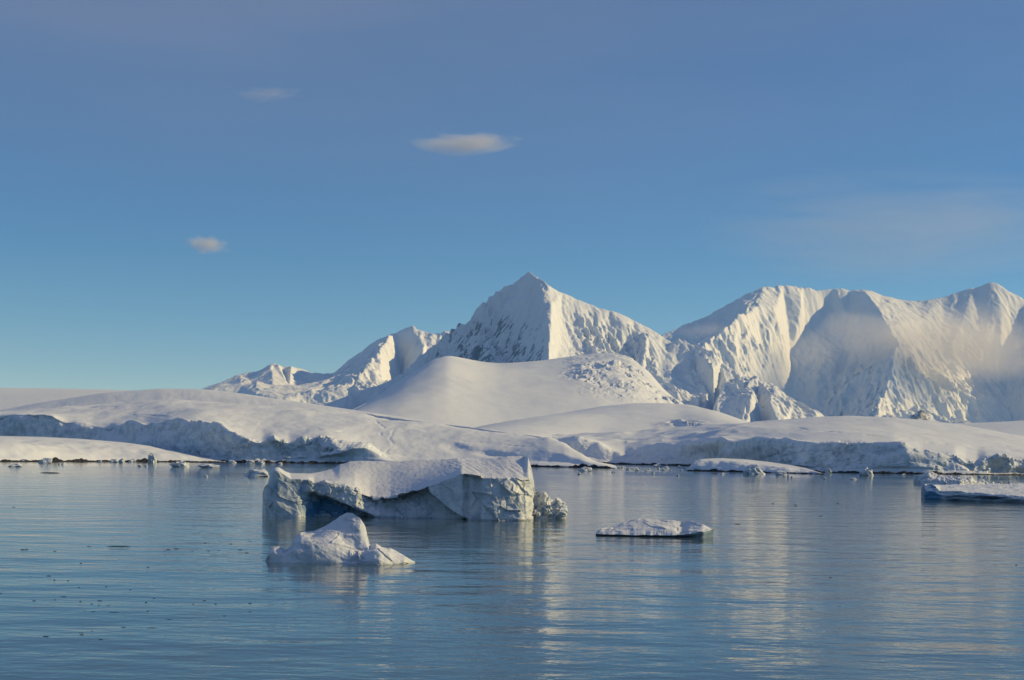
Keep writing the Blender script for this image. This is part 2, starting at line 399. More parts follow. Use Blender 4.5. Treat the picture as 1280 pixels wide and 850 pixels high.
# soften the cliff lip except where it is sharp, then break the cliff with crevasses and hollows
N = grid_normals(P)
cliff = (sstep(0.9, 1.2, T) * (1 - sstep(1.97, 2.05, T)))[:, None] * (1 - sstep(450, 520, pxs))[None, :]
slope = (sstep(1.9, 2.3, T) * (1 - sstep(3.0, 3.1, T)))[:, None] * np.ones_like(pxs)[None, :]
q = P * np.array([0.035, 0.02, 0.05])
big = fbm(q * 0.7 + 3, 3); fine = ridged(q * 2.2, 5)
rough_x = curve([(-140, .5), (60, .5), (80, .3), (180, .25), (205, .9), (260, .8), (290, .6), (330, 1.4), (420, 1.5), (480, .7), (772, .3)], pxs)
fiss = ridged(np.stack([P[..., 0] * .07 + .4 * big, P[..., 2] * .02, P[..., 1] * .01], -1), 4, .6)
crag = fbm(P * np.array([.13, .1, .16]), 4, .6)
disp = cliff * (6.0 * big + (.7 * (fine - 0.2) + 1.1 * (fiss - .4) + .45 * crag + 1.9 * facets(P[..., 0] / 13 + .5 * crag, P[..., 2] / 9 + P[..., 1] / 60, 1) + .5 * facets(P[..., 0] / 4.5, P[..., 2] / 4 + P[..., 1] / 40, 2)) * rough_x[None, :])
disp += slope * 3.0 * fbm(P * np.array([0.008, 0.006, 0.0]), 4)
disp += (sstep(1.0, 1.1, T) * (1 - sstep(4.0, 5.0, T)))[:, None] * 0.7 * fbm(P * np.array([0.045, 0.025, 0.05]), 4)
disp *= sstep(772, 700, pxs)[None, :] * 0.9 + 0.1
P = P + N * disp[..., None]
# two wind scoops in the smooth right-hand slope and the crevassed gully at its shoulder
PYs = HZ - (P[..., 2] - CAMH) * F / P[..., 1] + K * (pxs[None, :] - 640); PXs = np.broadcast_to(pxs, PYs.shape)
for cx, cyy, rx, ry, dep in ((570, 560, 17, 6, 6), (622, 569, 26, 4, 6.5)):
    ry_ = ((PYs - cyy - 0.12 * (PXs - cx)) / ry); rx_ = (PXs - cx) / rx
    g = np.exp(-(rx_ ** 2 + ry_ ** 2) ** 1.5) * np.where(PYs < cyy, 1.0, 0.7)
    P[..., 1] += dep * g * (T > 1)[:, None]; P[..., 2] -= 0.12 * dep * g
wob = 7 * fbm(np.stack([PYs * .07, PYs * 0, PYs * 0], -1), 4); brk = sstep(-.15, .25, fbm(np.stack([PYs * .11 + 4, PXs * .03, PYs * 0], -1), 3))
gx = brk * np.exp(-((PXs - (472 + 0.2 * (PYs - 525) + wob)) / 1.6) ** 2) + .6 * (1 - brk) * np.exp(-((PXs - (490 + 1.5 * wob)) / 1.8) ** 2)
P[..., 2] -= 0.55 * gx * sstep(520, 530, PYs) * (1 - sstep(568, 578, PYs)) * (T < 3)[:, None]
for x0, x1, y0, k, dep, wd in ((150, 300, 517, .06, .5, .6), (40, 190, 511, -.02, .4, .6), (300, 440, 527, .10, .5, .6), (520, 660, 545, .10, .45, .6)):
    ln = y0 + k * (PXs - x0) + 1.5 * fbm(np.stack([PXs * .03, PXs * 0 + y0, PXs * 0], -1), 3)
    on = sstep(x0, x0 + 15, PXs) * sstep(x1, x1 - 15, PXs) * sstep(-.25, .15, fbm(np.stack([PXs * .035, PXs * 0 + y0 * 2, PXs * 0], -1), 2))
    P[..., 2] -= ((T > 2.1) & (T < 3))[:, None] * dep * on * np.exp(-((PYs - ln) / wd) ** 2)
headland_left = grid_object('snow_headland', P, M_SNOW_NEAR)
tag(headland_left, 'broad snow covered headland ending in a shaded ice cliff and a low tip', 'headland', kind='structure')
rock_shore('rock_shoreline', headland_left, [(255, 900), (300, 873), (400, 881), (500, 873), (600, 860), (680, 841), (730, 828), (768, 811)],
           [(255, .9), (300, 1.4), (420, 1.2), (520, .9), (640, 1.0), (716, .9), (721, 2.3), (745, 2.0), (760, 1.0), (768, 0.3)], 3)

# ------------------------------------------------------------------ low snow islet in front of it
pxs = np.arange(-140, 288 + ST, ST)
base_d = curve([(-140, 730), (0, 780), (150, 846), (288, 874)], pxs, 10)
crest_y = rowcurve([(-140, 542), (0, 545), (50, 546), (100, 548.5), (150, 552.5), (185, 557), (220, 564), (250, 570.5), (275, 576), (288, 578)], pxs, 4)
crest_d = base_d + curve([(-140, 120), (0, 110), (150, 80), (230, 45), (288, 4)], pxs, 6)
sh_y = crest_y + curve([(-140, 11), (150, 9), (250, 3), (288, 0.1)], pxs)
sh_d = base_d + curve([(-140, 34), (150, 26), (250, 10), (288, 2)], pxs)
knots = [(base_d - 1, base_d * 0 - 2), (base_d + 2.5, base_d * 0 + curve([(-140, 1.5), (240, 1.2), (288, 0)], pxs)), (sh_d, zrow(sh_y, sh_d)), (crest_d, zrow(crest_y, crest_d)), (crest_d + 90, crest_d * 0 - 3)]
P, T = loft(pxs, knots, [(3, 'lin'), (24, 'out'), (26, 'out'), (14, 'in')])
N = grid_normals(P)
amp = (sstep(0.9, 1.3, T) * (1 - sstep(2.0, 3.0, T)))[:, None] * sstep(288, 240, pxs)[None, :]
P = P + N * (amp * (2.6 * fbm(P * np.array([0.02, 0.02, 0.03]), 4)))[..., None]
islet = grid_object('snow_islet', P, M_SNOW_NEAR)
tag(islet, 'long low snow islet with a sunlit rim and black rocky waterline', 'islet', kind='structure')
rock_shore('rock_shoreline', islet, [(-140, 724), (0, 774), (150, 839), (286, 868)],
           [(-140, 1.0), (50, 1.0), (64, 2.0), (80, 1.8), (90, .9), (104, 1.9), (112, 1.0), (165, 1.2), (180, 2.0), (195, 1.0), (270, .8), (286, 0.4)], 14)

# ------------------------------------------------------------------ ice plain behind the left headland
pxs = np.arange(-200, 330, 2.0)
crest_y = rowcurve([(-200, 485.5), (0, 486.5), (80, 487), (130, 488), (180, 490), (250, 496), (330, 506)], pxs, 8)
cd = curve([(-200, 3600), (330, 3400)], pxs)
knots = [(cd - 1500, cd * 0 - 5), (cd, zrow(crest_y, cd)), (cd + 1200, cd * 0 - 5)]
P, T = loft(pxs, knots, [(40, 'out'), (16, 'in')])
P[..., 2] += 4.0 * fbm(P * np.array([0.0015, 0.0015, 0]), 4)
plain = grid_object('ice_plain', P, M_SNOW_DOME)
tag(plain, 'smooth pale ice plain rising behind the big snow headland', 'ice field', kind='structure')

# ------------------------------------------------------------------ right headland
pxs = np.arange(690, 1400 + ST, ST)
base_d = curve([(690, 1090), (759, 1075), (863, 1020), (920, 870), (1000, 765), (1060, 748), (1153, 736), (1220, 740), (1280, 752), (1400, 775)], pxs, 10)
top_y = rowcurve([(690, 556), (720, 556), (755, 560), (781, 564), (800, 559), (813, 557.5), (850, 560), (885, 557), (905, 555), (930, 553.5), (954, 553), (985, 555), (1013, 554.5), (1062, 554), (1117, 555.5), (1135, 560),
               (1153, 565), (1194, 567.5), (1207, 574), (1222, 577), (1232, 572), (1258, 570.5), (1280, 572), (1400, 574)], pxs, 1.6)
top_back = curve([(690, 30), (760, 22), (800, 32), (850, 26), (905, 14), (1000, 8), (1060, 10), (1117, 8), (1150, 10), (1200, 9), (1240, 6), (1400, 7)], pxs, 4)
top_d = base_d + top_back
crest_y = rowcurve([(690, 549.5), (740, 546), (780, 544.8), (830, 542), (880, 538), (930, 533.5), (970, 529), (1010, 525.8), (1060, 524), (1110, 525), (1160, 529), (1200, 534), (1240, 541), (1280, 549), (1400, 570)], pxs, 6)
crest_d = curve([(690, 1750), (800, 1700), (900, 1560), (1060, 1380), (1160, 1280), (1240, 1180), (1280, 1130), (1400, 1050)], pxs, 12)
knots = [(base_d - 1, base_d * 0 - 2), (base_d + 2.5, base_d * 0 + 1.6), (top_d, zrow(top_y, top_d)), shoulder(top_d, zrow(top_y, top_d), crest_d, zrow(crest_y, crest_d)), (crest_d, zrow(crest_y, crest_d)), (crest_d + 450, crest_d * 0 - 3)]
P, T = loft(pxs, knots, [(3, 'lin'), (60, 's'), (26, 'lin'), (64, 0.2), (20, 'in')])
T = np.where(T > 4, T - 1, np.where(T > 3, 2.25 + (T - 3) * .75, np.where(T > 2, 2 + (T - 2) * .25, T)))
N = grid_normals(P)
cliff = (sstep(0.9, 1.2, T) * (1 - sstep(1.97, 2.05, T)))[:, None] * np.ones_like(pxs)[None, :]
q = P * np.array([0.05, 0.03, 0.07])
big = fbm(q * 0.6 + 11, 3); fine = ridged(q * 2.0 + 5, 5)
rough_x = curve([(690, .3), (860, .4), (960, .5), (1040, 1.4), (1075, 1.2), (1085, .45), (1150, .45), (1205, 1.0), (1230, 2.2), (1400, 2.2)], pxs)
fiss = ridged(np.stack([P[..., 0] * .09 + .4 * big, P[..., 2] * .03, P[..., 1] * .01 + 4], -1), 4, .6)
crag = fbm(P * np.array([.16, .12, .2]) + 6, 4, .6)
disp = cliff * (4.2 * big + (.5 * (fine - 0.2) + .8 * (fiss - .4) + .35 * crag + 1.5 * facets(P[..., 0] / 11 + .5 * crag, P[..., 2] / 8 + P[..., 1] / 60, 3) + .45 * facets(P[..., 0] / 4, P[..., 2] / 3.5 + P[..., 1] / 40, 4)) * rough_x[None, :])
disp += (sstep(1.9, 2.2, T))[:, None] * (2.2 * fbm(P * np.array([0.008, 0.006, 0.0]), 4) + 0.35 * fbm(P * np.array([0.06, 0.03, 0.05]), 3))
# the left bay: long rolling drifts below the crest
bay = (1 - sstep(900, 1000, pxs))[None, :] * (sstep(1.3, 2.0, T) * (1 - sstep(2.5, 3.0, T)))[:, None]
disp += bay * 7.0 * ridged(P * np.array([0.011, 0.006, 0.0]) + 2.0, 3)
P = P + N * disp[..., None]
PYs = rows_of(P); PXs = np.broadcast_to(pxs, PYs.shape); up = (T > 2.1)[:, None] & (T < 3)[:, None]
for x0, x1, y0, k, dep, wd in ((985, 1275, 534, .105, .55, .55), (1040, 1235, 546, .07, .35, .5), (1253, 1272, 557, .28, 1.3, .8), (880, 1010, 545, -.03, .4, .6), (1090, 1150, 541, .12, .5, .5)):   # crevasses that follow the dome
    ln = y0 + k * (PXs - x0) + 1.2 * fbm(np.stack([PXs * .03, PXs * 0 + y0, PXs * 0], -1), 3)
    on = sstep(x0, x0 + 12, PXs) * sstep(x1, x1 - 12, PXs) * sstep(-.25, .15, fbm(np.stack([PXs * .035, PXs * 0 + y0 * 2, PXs * 0], -1), 2))
    P[..., 2] -= up * dep * on * np.exp(-((PYs - ln) / wd) ** 2)
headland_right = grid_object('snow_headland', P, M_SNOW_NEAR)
tag(headland_right, 'gently domed snow headland above a long blue shaded ice cliff', 'headland', kind='structure')
rock_shore('rock_shoreline', headland_right, [(700, 1081), (759, 1068), (863, 1012), (920, 863), (1000, 758), (1060, 741), (1153, 729), (1220, 733), (1280, 745), (1400, 768)],
           [(700, 1.2), (850, 1.2), (1000, 0.9), (1170, 1.2), (1205, 0.8), (1225, .5), (1400, .7)], 23)

# ------------------------------------------------------------------ islet in front of the right headland
pxs = np.arange(857, 1031, 0.6)
base_d = curve([(857, 748), (900, 735), (950, 715), (1000, 699), (1031, 687)], pxs, 4)
crest_y = rowcurve([(857, 588.6), (862, 583), (868, 576.5), (876, 573.8), (900, 572.6), (930, 574), (960, 577.2), (985, 580.8), (1005, 584.5), (1020, 589), (1031, 592.7)], pxs, 1.2, 0.6)
crest_d = base_d + curve([(857, 1), (870, 20), (900, 40), (950, 46), (1000, 26), (1020, 10), (1031, 1)], pxs, 3, 0.6)
sh_y = crest_y + curve([(857, 0.02), (870, 2.2), (900, 3.0), (930, 4.0), (960, 5.0), (1000, 3.8), (1020, 1.3), (1031, 0.02)], pxs)
sh_d = base_d + curve([(857, .5), (870, 8), (900, 14), (950, 14), (1000, 9), (1020, 4), (1031, .5)], pxs)
knots = [(base_d - .6, base_d * 0 - 1.5), (base_d + 1.0, base_d * 0 + curve([(857, 0), (864, .9), (1020, .6), (1031, 0)], pxs)), (sh_d, zrow(sh_y, sh_d)), (crest_d, zrow(crest_y, crest_d)), (crest_d + 40, crest_d * 0 - 2)]
P, T = loft(pxs, knots, [(3, 'lin'), (24, 'out'), (20, 'lin'), (14, 'in')])
N = grid_normals(P); amp = (sstep(0.9, 1.3, T) * (1 - sstep(1.9, 2.4, T)))[:, None] * (sstep(857, 870, pxs) * sstep(1031, 1010, pxs))[None, :]
P = P + N * (amp * 1.1 * fbm(P * np.array([0.06, 0.06, 0.1]), 4))[..., None]
islet2 = grid_object('snow_islet', P, M_SNOW_NEAR)
tag(islet2, 'small whaleback snow islet off the blue shaded ice cliff', 'islet', kind='structure')
rock_shore('rock_shoreline', islet2, [(859, 744), (900, 731), (950, 711), (1000, 695), (1030, 684)], [(859, .6), (885, 1.1), (925, .7), (960, .5), (1030, .3)], 31, 3.0, 0.6)

# ------------------------------------------------------------------ snow slope behind the right headland
pxs = np.arange(1120, 1460, 2.0)
crest_y = rowcurve([(1120, 536), (1180, 533), (1210, 531.5), (1240, 530), (1280, 528), (1460, 520)], pxs, 8)
cd = pxs * 0 + 2600
P, T = loft(pxs, [(cd - 1100, cd * 0 - 5), (cd, zrow(crest_y, cd)), (cd + 800, cd * 0 - 5)], [(40, 'out'), (16, 'in')])
P[..., 2] += 4.0 * fbm(P * np.array([0.003, 0.003, 0]), 4)
tag(grid_object('snow_slope', P, M_SNOW_DOME), 'smooth snow slope behind the domed headland below the massif', 'snow slope', kind='structure')

# ------------------------------------------------------------------ two snow domes below the peak
pxs = np.arange(400, 880, 1.0)
crest_y = rowcurve([(400, 540), (420, 522), (440, 512), (460, 502), (480, 490), (505, 472), (520, 462), (540, 450), (558, 444), (575, 447), (600, 452), (620, 454), (650, 453), (680, 450), (700, 447), (730, 443), (750, 441),
                 (770, 442), (785, 446), (800, 456), (815, 470), (830, 487), (845, 500), (860, 510), (880, 520)], pxs, 5)
cd = curve([(400, 3700), (450, 4200), (505, 4900), (558, 5500), (620, 5650), (700, 5750), (770, 5750), (810, 5500), (850, 5000), (880, 4700)], pxs, 28)
fd = cd * 0 + curve([(400, 3200), (450, 3300), (600, 3500), (750, 3600), (880, 3900)], pxs, 40)
P, T = loft(pxs, [(fd, fd * 0 + 30), (cd, zrow(crest_y, cd)), (cd + 650, zrow(crest_y, cd) * 0.35), (cd + 1000, cd * 0 - 10)], [(190, 'lin'), (16, 'in'), (6, 'lin')])
P[..., 2] += (np.sin(np.clip(T, 0, 1) * math.pi) * 1.0)[:, None] * curve([(400, 8), (560, 38), (700, 25), (880, 5)], pxs, 40)[None, :]
PYs = HZ - (P[..., 2] - CAMH) * F / P[..., 1] + K * (pxs[None, :] - 640); PXs = np.broadcast_to(pxs, PYs.shape)
fall = sstep(688, 745, PXs + 0.6 * (470 - PYs)) * (1 - sstep(503, 512, PYs)) * sstep(-14, 6, PYs - 452 - 0.55 * (715 - PXs) * (PXs < 715)) * (1 - sstep(0.985, 1.05, T))[:, None]
fall *= 1 - 0.75 * sstep(475, 492, PYs) * (1 - sstep(800, 830, PXs))
P[..., 2] += fall * sstep(-.5, .5, fbm(P * np.array([1 / 150, 1 / 220, 0]) + 4, 3)) * (13 * facets(P[..., 0] / 40 + .5 * noise3(P / 60), P[..., 1] / 70, 13) + 7 * facets(P[..., 0] / 16, P[..., 1] / 30, 14)) + fall * 13 * fbm(P * np.array([1 / 170, 1 / 240, 0]), 5)
P[..., 2] += (1 - fall) * (sstep(0, .2, T) * (1 - sstep(.97, 1, T)))[:, None] * (7 * fbm(P * np.array([0.0022, 0.0016, 0]), 4))
tag(grid_object('snow_dome', P, M_SNOW_DOME), 'large smooth snow dome below the pyramid peak with an icefall on its right', 'snow dome', kind='structure')

pxs = np.arange(560, 985, 1.0)
crest_y = rowcurve([(560, 545), (600, 534), (640, 527), (700, 517.5), (750, 511), (790, 508), (830, 507), (860, 509), (890, 515), (910, 521.5), (935, 530), (960, 537), (985, 545)], pxs, 6)
cd = curve([(560, 2500), (640, 2700), (750, 3100), (850, 3200), (910, 2900), (985, 2500)], pxs, 10)
P, T = loft(pxs, [(cd - 1300, cd * 0 + 2), (cd, zrow(crest_y, cd)), (cd + 500, cd * 0 - 3)], [(90, 'out'), (16, 'in')])
P[..., 2] += (sstep(0, .2, T) * (1 - sstep(.97, 1.2, T)))[:, None] * (4 * fbm(P * np.array([0.004, 0.003, 0]), 4))
PYs = HZ - (P[..., 2] - CAMH) * F / P[..., 1] + K * (pxs[None, :] - 640); PXs = np.broadcast_to(pxs, PYs.shape)
g = np.exp(-((PXs - 852) / 24) ** 2 - ((PYs - 532) / 5) ** 2)
P[..., 2] += g * 14 * ridged(P * np.array([.03, .02, 0]), 4)
tag(grid_object('snow_dome', P, M_SNOW_DOME), 'lower rounded snow dome at the foot of the icefall', 'snow dome', kind='structure')

# ------------------------------------------------------------------ the pyramid peak
def border(px0, px1, d0, d1, zf, zb, n=12):
    out = []
    for t in np.linspace(0, 1, n):
        p = px0 + (px1 - px0) * t; out += [(p, 0, d0, 0, zf), (p, 0, d1, 0, zb)]
    for t in np.linspace(0, 1, 6)[1:-1]:
        d = d0 + (d1 - d0) * t; out += [(px0, 0, d, 0, min(zf, zb)), (px1, 0, d, 0, min(zf, zb))]
    return out

pts = []; breaks = []
def chain(ps):
    k = len(pts); pts.extend(ps); breaks.extend((k + j, k + j + 1) for j in range(len(ps) - 1)); return k
S = (659, 339, 7060, .15)
chain([(395, 510, 6850, .2), (440, 495, 6980, .25), (470, 483, 7030, .3), (505, 467, 7100, .35), (530, 445, 7100, .35), (550, 428.5, 7100, .35), (565, 415.5, 7100, .35), (585, 397.5, 7100, .3), (600, 385, 7080, .3),
       (620, 368, 7080, .3), (640, 353, 7080, .3), (651, 344, 7062, .2), S, (663, 341.5, 7040, .1), (670, 349, 7000, .2), (683, 356, 6940, .2), (700, 367, 6975, .2), (715, 374, 7000, .2), (740, 382, 7020, .15), (760, 388, 7030, .15),
       (790, 399, 7050, .15), (810, 408, 7050, .2), (825, 416, 7040, .3), (838, 425, 7010, .4), (855, 424, 6985, .4), (869, 435, 6940, .5), (880, 440, 6900, .6), (900, 456, 6850, .6), (921, 471, 6800, .6), (947, 476, 6700, .6),
       (966, 481, 6650, .6), (982, 495, 6600, .5), (1000, 507, 6550, .5), (1022, 516, 6500, .4), (1036, 525, 6450, .3), (1070, 545, 6380, .2)])
k = chain([(684, 366, 6890, .2), (687, 380, 6810, .25), (682, 395, 6730, .3), (687, 412, 6640, .3), (684, 432, 6540, .3), (683, 455, 6430, .3), (682, 490, 6280, .3)])
breaks.append((15, k))
pts += [(640, 400, 6950, .45), (610, 420, 6970, .5), (650, 440, 6810, .6), (600, 450, 6920, .6), (640, 475, 6730, .5), (570, 455, 6990, .5), (540, 475, 7000, .4), (590, 480, 6880, .5), (500, 495, 6980, .3), (450, 515, 6880, .3)]
pts += [(700, 385, 6905, .25), (720, 392, 6930, .2), (745, 397, 6950, .15), (775, 404, 6970, .15), (800, 414, 6985, .2),
        (705, 405, 6835, .5), (730, 412, 6890, 1.0), (760, 416, 6925, 1.1), (790, 424, 6945, 1.0),
        (700, 432, 6680, .3), (718, 440, 6740, .5), (745, 440, 6800, 1.1), (775, 442, 6850, 1.1), (795, 450, 6850, 1.1), (800, 470, 6700, 1.1),
        (808, 424, 6925, .5), (822, 428, 6955, .12), (842, 434, 6945, .12), (860, 446, 6880, .2), (826, 460, 6800, .12), (848, 466, 6790, .12), (835, 490, 6640, .6), (865, 488, 6680, .6), (860, 510, 6540, .7)]
chain([(875, 452, 6800, .5), (890, 468, 6660, .5), (905, 479, 6560, .5), (940, 492, 6380, .5), (962, 506, 6280, .4), (977, 529, 6130, .3)])
chain([(870, 468, 6790, .5), (884, 490, 6680, .6), (912, 508, 6560, .6), (945, 524, 6430, .5), (955, 540, 6300, .3)])
pts += [(930, 480, 6620, .6), (960, 494, 6490, .5), (990, 512, 6420, .5), (1010, 525, 6350, .5)]
pts += border(370, 1090, 5900, 8000, -30, -30, 14)
pxs = np.arange(372, 1089, 1.0); ds = np.concatenate([np.arange(5950, 6250, 12.0), np.arange(6250, 7150, 3.0), np.arange(7150, 7950, 40.0)])
P, Rg, PX, D = tin(pts, pxs, ds, breaks, 0.7, 1.2)
Nn = grid_normals(P)
left = (PX < 685)
# gullies running down the faces: noise stretched along the fall line
sh = np.where(left, PX + 0.11 * (D - 6500), PX - 0.09 * (D - 6500))
gul = ridged(np.stack([sh / 22, D / 420, P[..., 2] * 0], -1), 5, 0.55)
iso = fbm(P * np.array([1 / 130, 1 / 160, 1 / 200]), 6, 0.55)
crest_guard = 1 - 0.6 * np.exp(-((PX - 659) / 30) ** 2)
ice = sstep(0.55, 1.0, Rg)
broken = sstep(-.4, .5, fbm(P / 260.0 + 9, 3))
rid = fall_ridges(P, 210.0, 2.6, 2.0); rid2 = fall_ridges(P, 60.0, 2.6, 5.0, 5)
P[..., 2] += (P[..., 2] > -20) * crest_guard * Rg * (58 * (rid - .95) * (1 - .35 * ice) + 22 * (rid2 - .9))
disp = ice * broken * (24 * facets(P[..., 0] / 42 + .3 * iso, P[..., 1] / 60, 11) + 12 * facets(P[..., 0] / 17, P[..., 1] / 24, 12))
rid3 = fall_ridges(P, 26.0, 2.2, 9.0, 4)
face = sstep(690, 670, PX) * sstep(470, 540, PX)
disp += crest_guard * ((14 * face) * (rid2 - .7) + (7 * face + 8 * Rg) * (rid3 - .8))
guard2 = 1 - .9 * np.exp(-((PX - 660) / 8) ** 2 - ((rows_of(P) - 341) / 8) ** 2)
disp = disp * guard2 + (.6 + 3 * Rg) * fbm(P / 26.0, 4, .6) * guard2
P = P + Nn * disp[..., None] * (P[..., 2:3] > -20)
PYs = rows_of(P)
strk = ridged(np.stack([(PX + 0.8 * (PYs - 430)) / 5, (PYs - 0.8 * PX) / 30, PX * 0], -1), 5, .7)
patch = fbm(np.stack([PX / 34, PYs / 28, PX * 0 + 2], -1), 3)
mask = sstep(686, 676, PX) * sstep(480, 570, PX) * (.55 + .45 * sstep(360, 440, PYs)) * sstep(365, 385, PYs)
rock = mask * np.clip(.09 + .62 * (strk - .35) + .26 * patch + .30 * (rid2 - .7), 0, 1)  # some bare rock, otherwise dark shading of the relief put into colour
spot = .9 * np.exp(-((PX - 817) / 6) ** 2 - ((PYs - 478) / 4) ** 2) + .6 * np.exp(-((PX - 455) / 20) ** 2 - ((PYs - 497) / 6) ** 2)
rock = np.maximum(rock, spot * np.clip(.25 + .6 * strk, 0, 1) * .9)
peak = grid_object('pyramid_mountain', P, M_SNOW_PEAK, {'rock': rock})
tag(peak, 'sharp pyramid peak with a blue shaded left face and sunlit icefalls', 'mountain', kind='structure')

# ------------------------------------------------------------------ the right massif
pts = []; breaks = []
chain([(760, 455, 12300, .2), (800, 432, 12500, .2), (836, 414, 12700, .2), (850, 408, 12800, .2), (880, 396, 12900, .2), (905, 382, 13000, .2), (925, 370, 13050, .2), (945, 361, 13100, .4), (952, 358, 13150, .4), (975, 356.5, 13250, .4), (1000, 359, 13350, .4),
       (1020, 362, 13420, .3), (1040, 359, 13480, .3), (1060, 361, 13500, .3), (1080, 363, 13500, .3), (1100, 369, 13520, .3), (1120, 373, 13540, .3), (1150, 376, 13600, .2), (1175, 372, 13650, .2), (1195, 364, 13700, .2), (1215, 358, 13700, .2),
       (1235, 352, 13700, .3), (1245, 355, 13700, .4), (1260, 365, 13700, .4), (1280, 374, 13700, .4), (1340, 395, 13700, .4), (1440, 420, 13700, .4)])
k = chain([(946, 382, 12650, .4), (932, 391, 12400, .5), (918, 398, 12200, .5), (898, 421, 11900, .6), (876, 436, 11550, .6), (850, 470, 11100, .4)])
breaks.append((7, k))
pts += [(870, 430, 12300, .15), (900, 408, 12650, .12), (830, 440, 12300, .15)]
pts += [(970, 385, 12850, .6), (1000, 385, 13120, .5), (960, 415, 12500, .7), (980, 430, 12700, .7), (930, 430, 12150, .8), (950, 455, 12150, .8), (915, 470, 11600, .7), (955, 490, 11900, .5)]
chain([(1035, 383, 13420, .2), (1024, 404, 13250, .2), (1004, 424, 13050, .3), (987, 448, 12800, .3), (990, 480, 12500, .25), (1000, 527, 12050, .2)])
chain([(1080, 366, 13330, .2), (1095, 385, 13050, .2), (1110, 410, 12700, .25), (1122, 434, 12330, .4), (1116, 465, 11850, .5), (1106, 495, 11400, .5), (1092, 530, 10900, .4), (1085, 560, 10600, .3)])
pts += [(1060, 400, 13230, .12), (1055, 440, 12880, .25), (1045, 480, 12450, .5), (1035, 520, 12000, .45), (1085, 450, 12500, .6), (1078, 490, 11980, .6)]
chain([(1150, 440, 12750, .25), (1180, 452, 12850, .4), (1205, 460, 12900, .5), (1230, 468, 12900, .5), (1248, 490, 12700, .4), (1266, 529, 12350, .3), (1280, 560, 12000, .2)])
pts += [(1150, 480, 12150, .8), (1180, 500, 12180, .8), (1140, 515, 11600, .7), (1210, 500, 12450, .8), (1220, 528, 12100, .6), (1170, 528, 11700, .7)]
pts += [(1150, 400, 13250, .15), (1200, 405, 13300, .1), (1250, 400, 13350, .15), (1200, 435, 13050, .15), (1262, 440, 13150, .3), (1268, 480, 12750, .3), (1290, 500, 12400, .4), (1310, 530, 12000, .3), (1350, 440, 12500, .4), (1410, 500, 11900, .4), (1310, 400, 13300, .4)]
pts += border(740, 1460, 9900, 15500, -30, -30, 14)
pxs = np.arange(742, 1459, 1.0); ds = np.concatenate([np.arange(10000, 10700, 50.0), np.arange(10700, 13780, 8.0), np.arange(13780, 15400, 90.0)])
P, Rg, PX, D = tin(pts, pxs, ds, breaks, 1.0, 2.0)
Nn = grid_normals(P)
sh = np.where(PX < 1110, PX + 0.05 * (D - 12000), PX - 0.055 * (D - 12000))
gul = ridged(np.stack([sh / 17, D / 900, P[..., 2] * 0], -1), 5, 0.55)
iso = fbm(P * np.array([1 / 230, 1 / 260, 1 / 300]), 6, 0.55)
Rg = Rg * (.30 + .70 * sstep(375, 445, rows_of(P)))
rid3 = fall_ridges(P, 60.0, 2.0, 12.0, 4); rid = fall_ridges(P, 480.0, 2.4, 3.0); rid2 = fall_ridges(P, 130.0, 2.4, 8.0, 5)
P[..., 2] += (P[..., 2] > -20) * (Rg * (150 * (rid - .95) + 58 * (rid2 - .9) + 26 * (rid3 - .9)) + 5 * (rid2 - .9) + 3 * (rid3 - .9))
disp = (1 + 4 * Rg) * fbm(P / 50.0, 4, .6)
P = P + Nn * disp[..., None] * (P[..., 2:3] > -20)
PYs = rows_of(P)
strk = ridged(np.stack([(PX + 0.45 * (PYs - 470)) / 6, (PYs - 0.45 * PX) / 50, PX * 0], -1), 5, .65)
mask = sstep(1025, 1045, PX) * sstep(1118, 1100, PX) * sstep(415, 445, PYs) + .55 * sstep(1120, 1150, PX) * sstep(1270, 1240, PX) * sstep(450, 480, PYs)
massif = grid_object('mountain_massif', P, M_SNOW_FAR, {'rock': mask * np.clip(.16 + .5 * (strk - .3) + .15 * iso + .3 * fbm(np.stack([PX / 22, PYs / 18, PX * 0 + 7], -1), 3), 0, 1) * .92})
tag(massif, 'huge hazy snow massif with a broken crest and blue shaded bowls', 'mountain', kind='structure')

# ------------------------------------------------------------------ the range to the left of the peak
pts = []; breaks = []
chain([(235, 492, 10500, .1), (250, 487, 10600, .15), (275, 479, 10700, .2), (300, 470, 10800, .3), (320, 463, 10850, .15), (338, 455, 10900, .12), (346, 454, 10900, .1), (352, 457, 10900, .12), (362, 457, 10900, .12), (375, 460, 10950, .12), (390, 465, 11000, .1),
       (405, 468, 11000, .3), (412, 467, 11000, .2), (430, 455, 11000, .2), (450, 440, 11000, .2), (470, 425, 11000, .3), (490, 417, 11000, .3), (505, 410, 11000, .3), (510, 408.5, 11000, .3), (520, 412, 11000, .3), (535, 417, 11000, .4), (545, 417, 11000, .3),
       (555, 415, 11000, .3), (575, 414, 11000, .3), (620, 425, 11000, .3), (660, 450, 11000, .3)])
k = chain([(486, 421, 10800, .4), (474, 438, 10500, .5), (466, 450, 10320, .5), (476, 480, 9950, .4)])
breaks.append((16, k))
chain([(502, 430, 10960, .5), (504, 445, 10880, .5), (500, 462, 10780, .5), (498, 490, 10450, .3)])
chain([(524, 424, 10850, .4), (527, 440, 10600, .4), (520, 470, 10250, .3)])
chain([(398, 467, 10850, .2), (396, 473, 10650, .2), (394, 482, 10450, .2)])
pts += [(355, 470, 10880, .12), (325, 474, 10870, .12), (295, 480, 10800, .15), (375, 472, 10850, .2)]
pts += [(440, 460, 10600, .25), (420, 474, 10500, .2), (560, 440, 10800, .4), (600, 470, 10400, .3)]
chain([(260, 489, 9700, .1), (300, 481, 9800, .1), (318, 476, 9850, .15), (340, 481, 9850, .12), (370, 482, 9900, .15), (400, 478, 9950, .25), (430, 471, 10050, .5)])
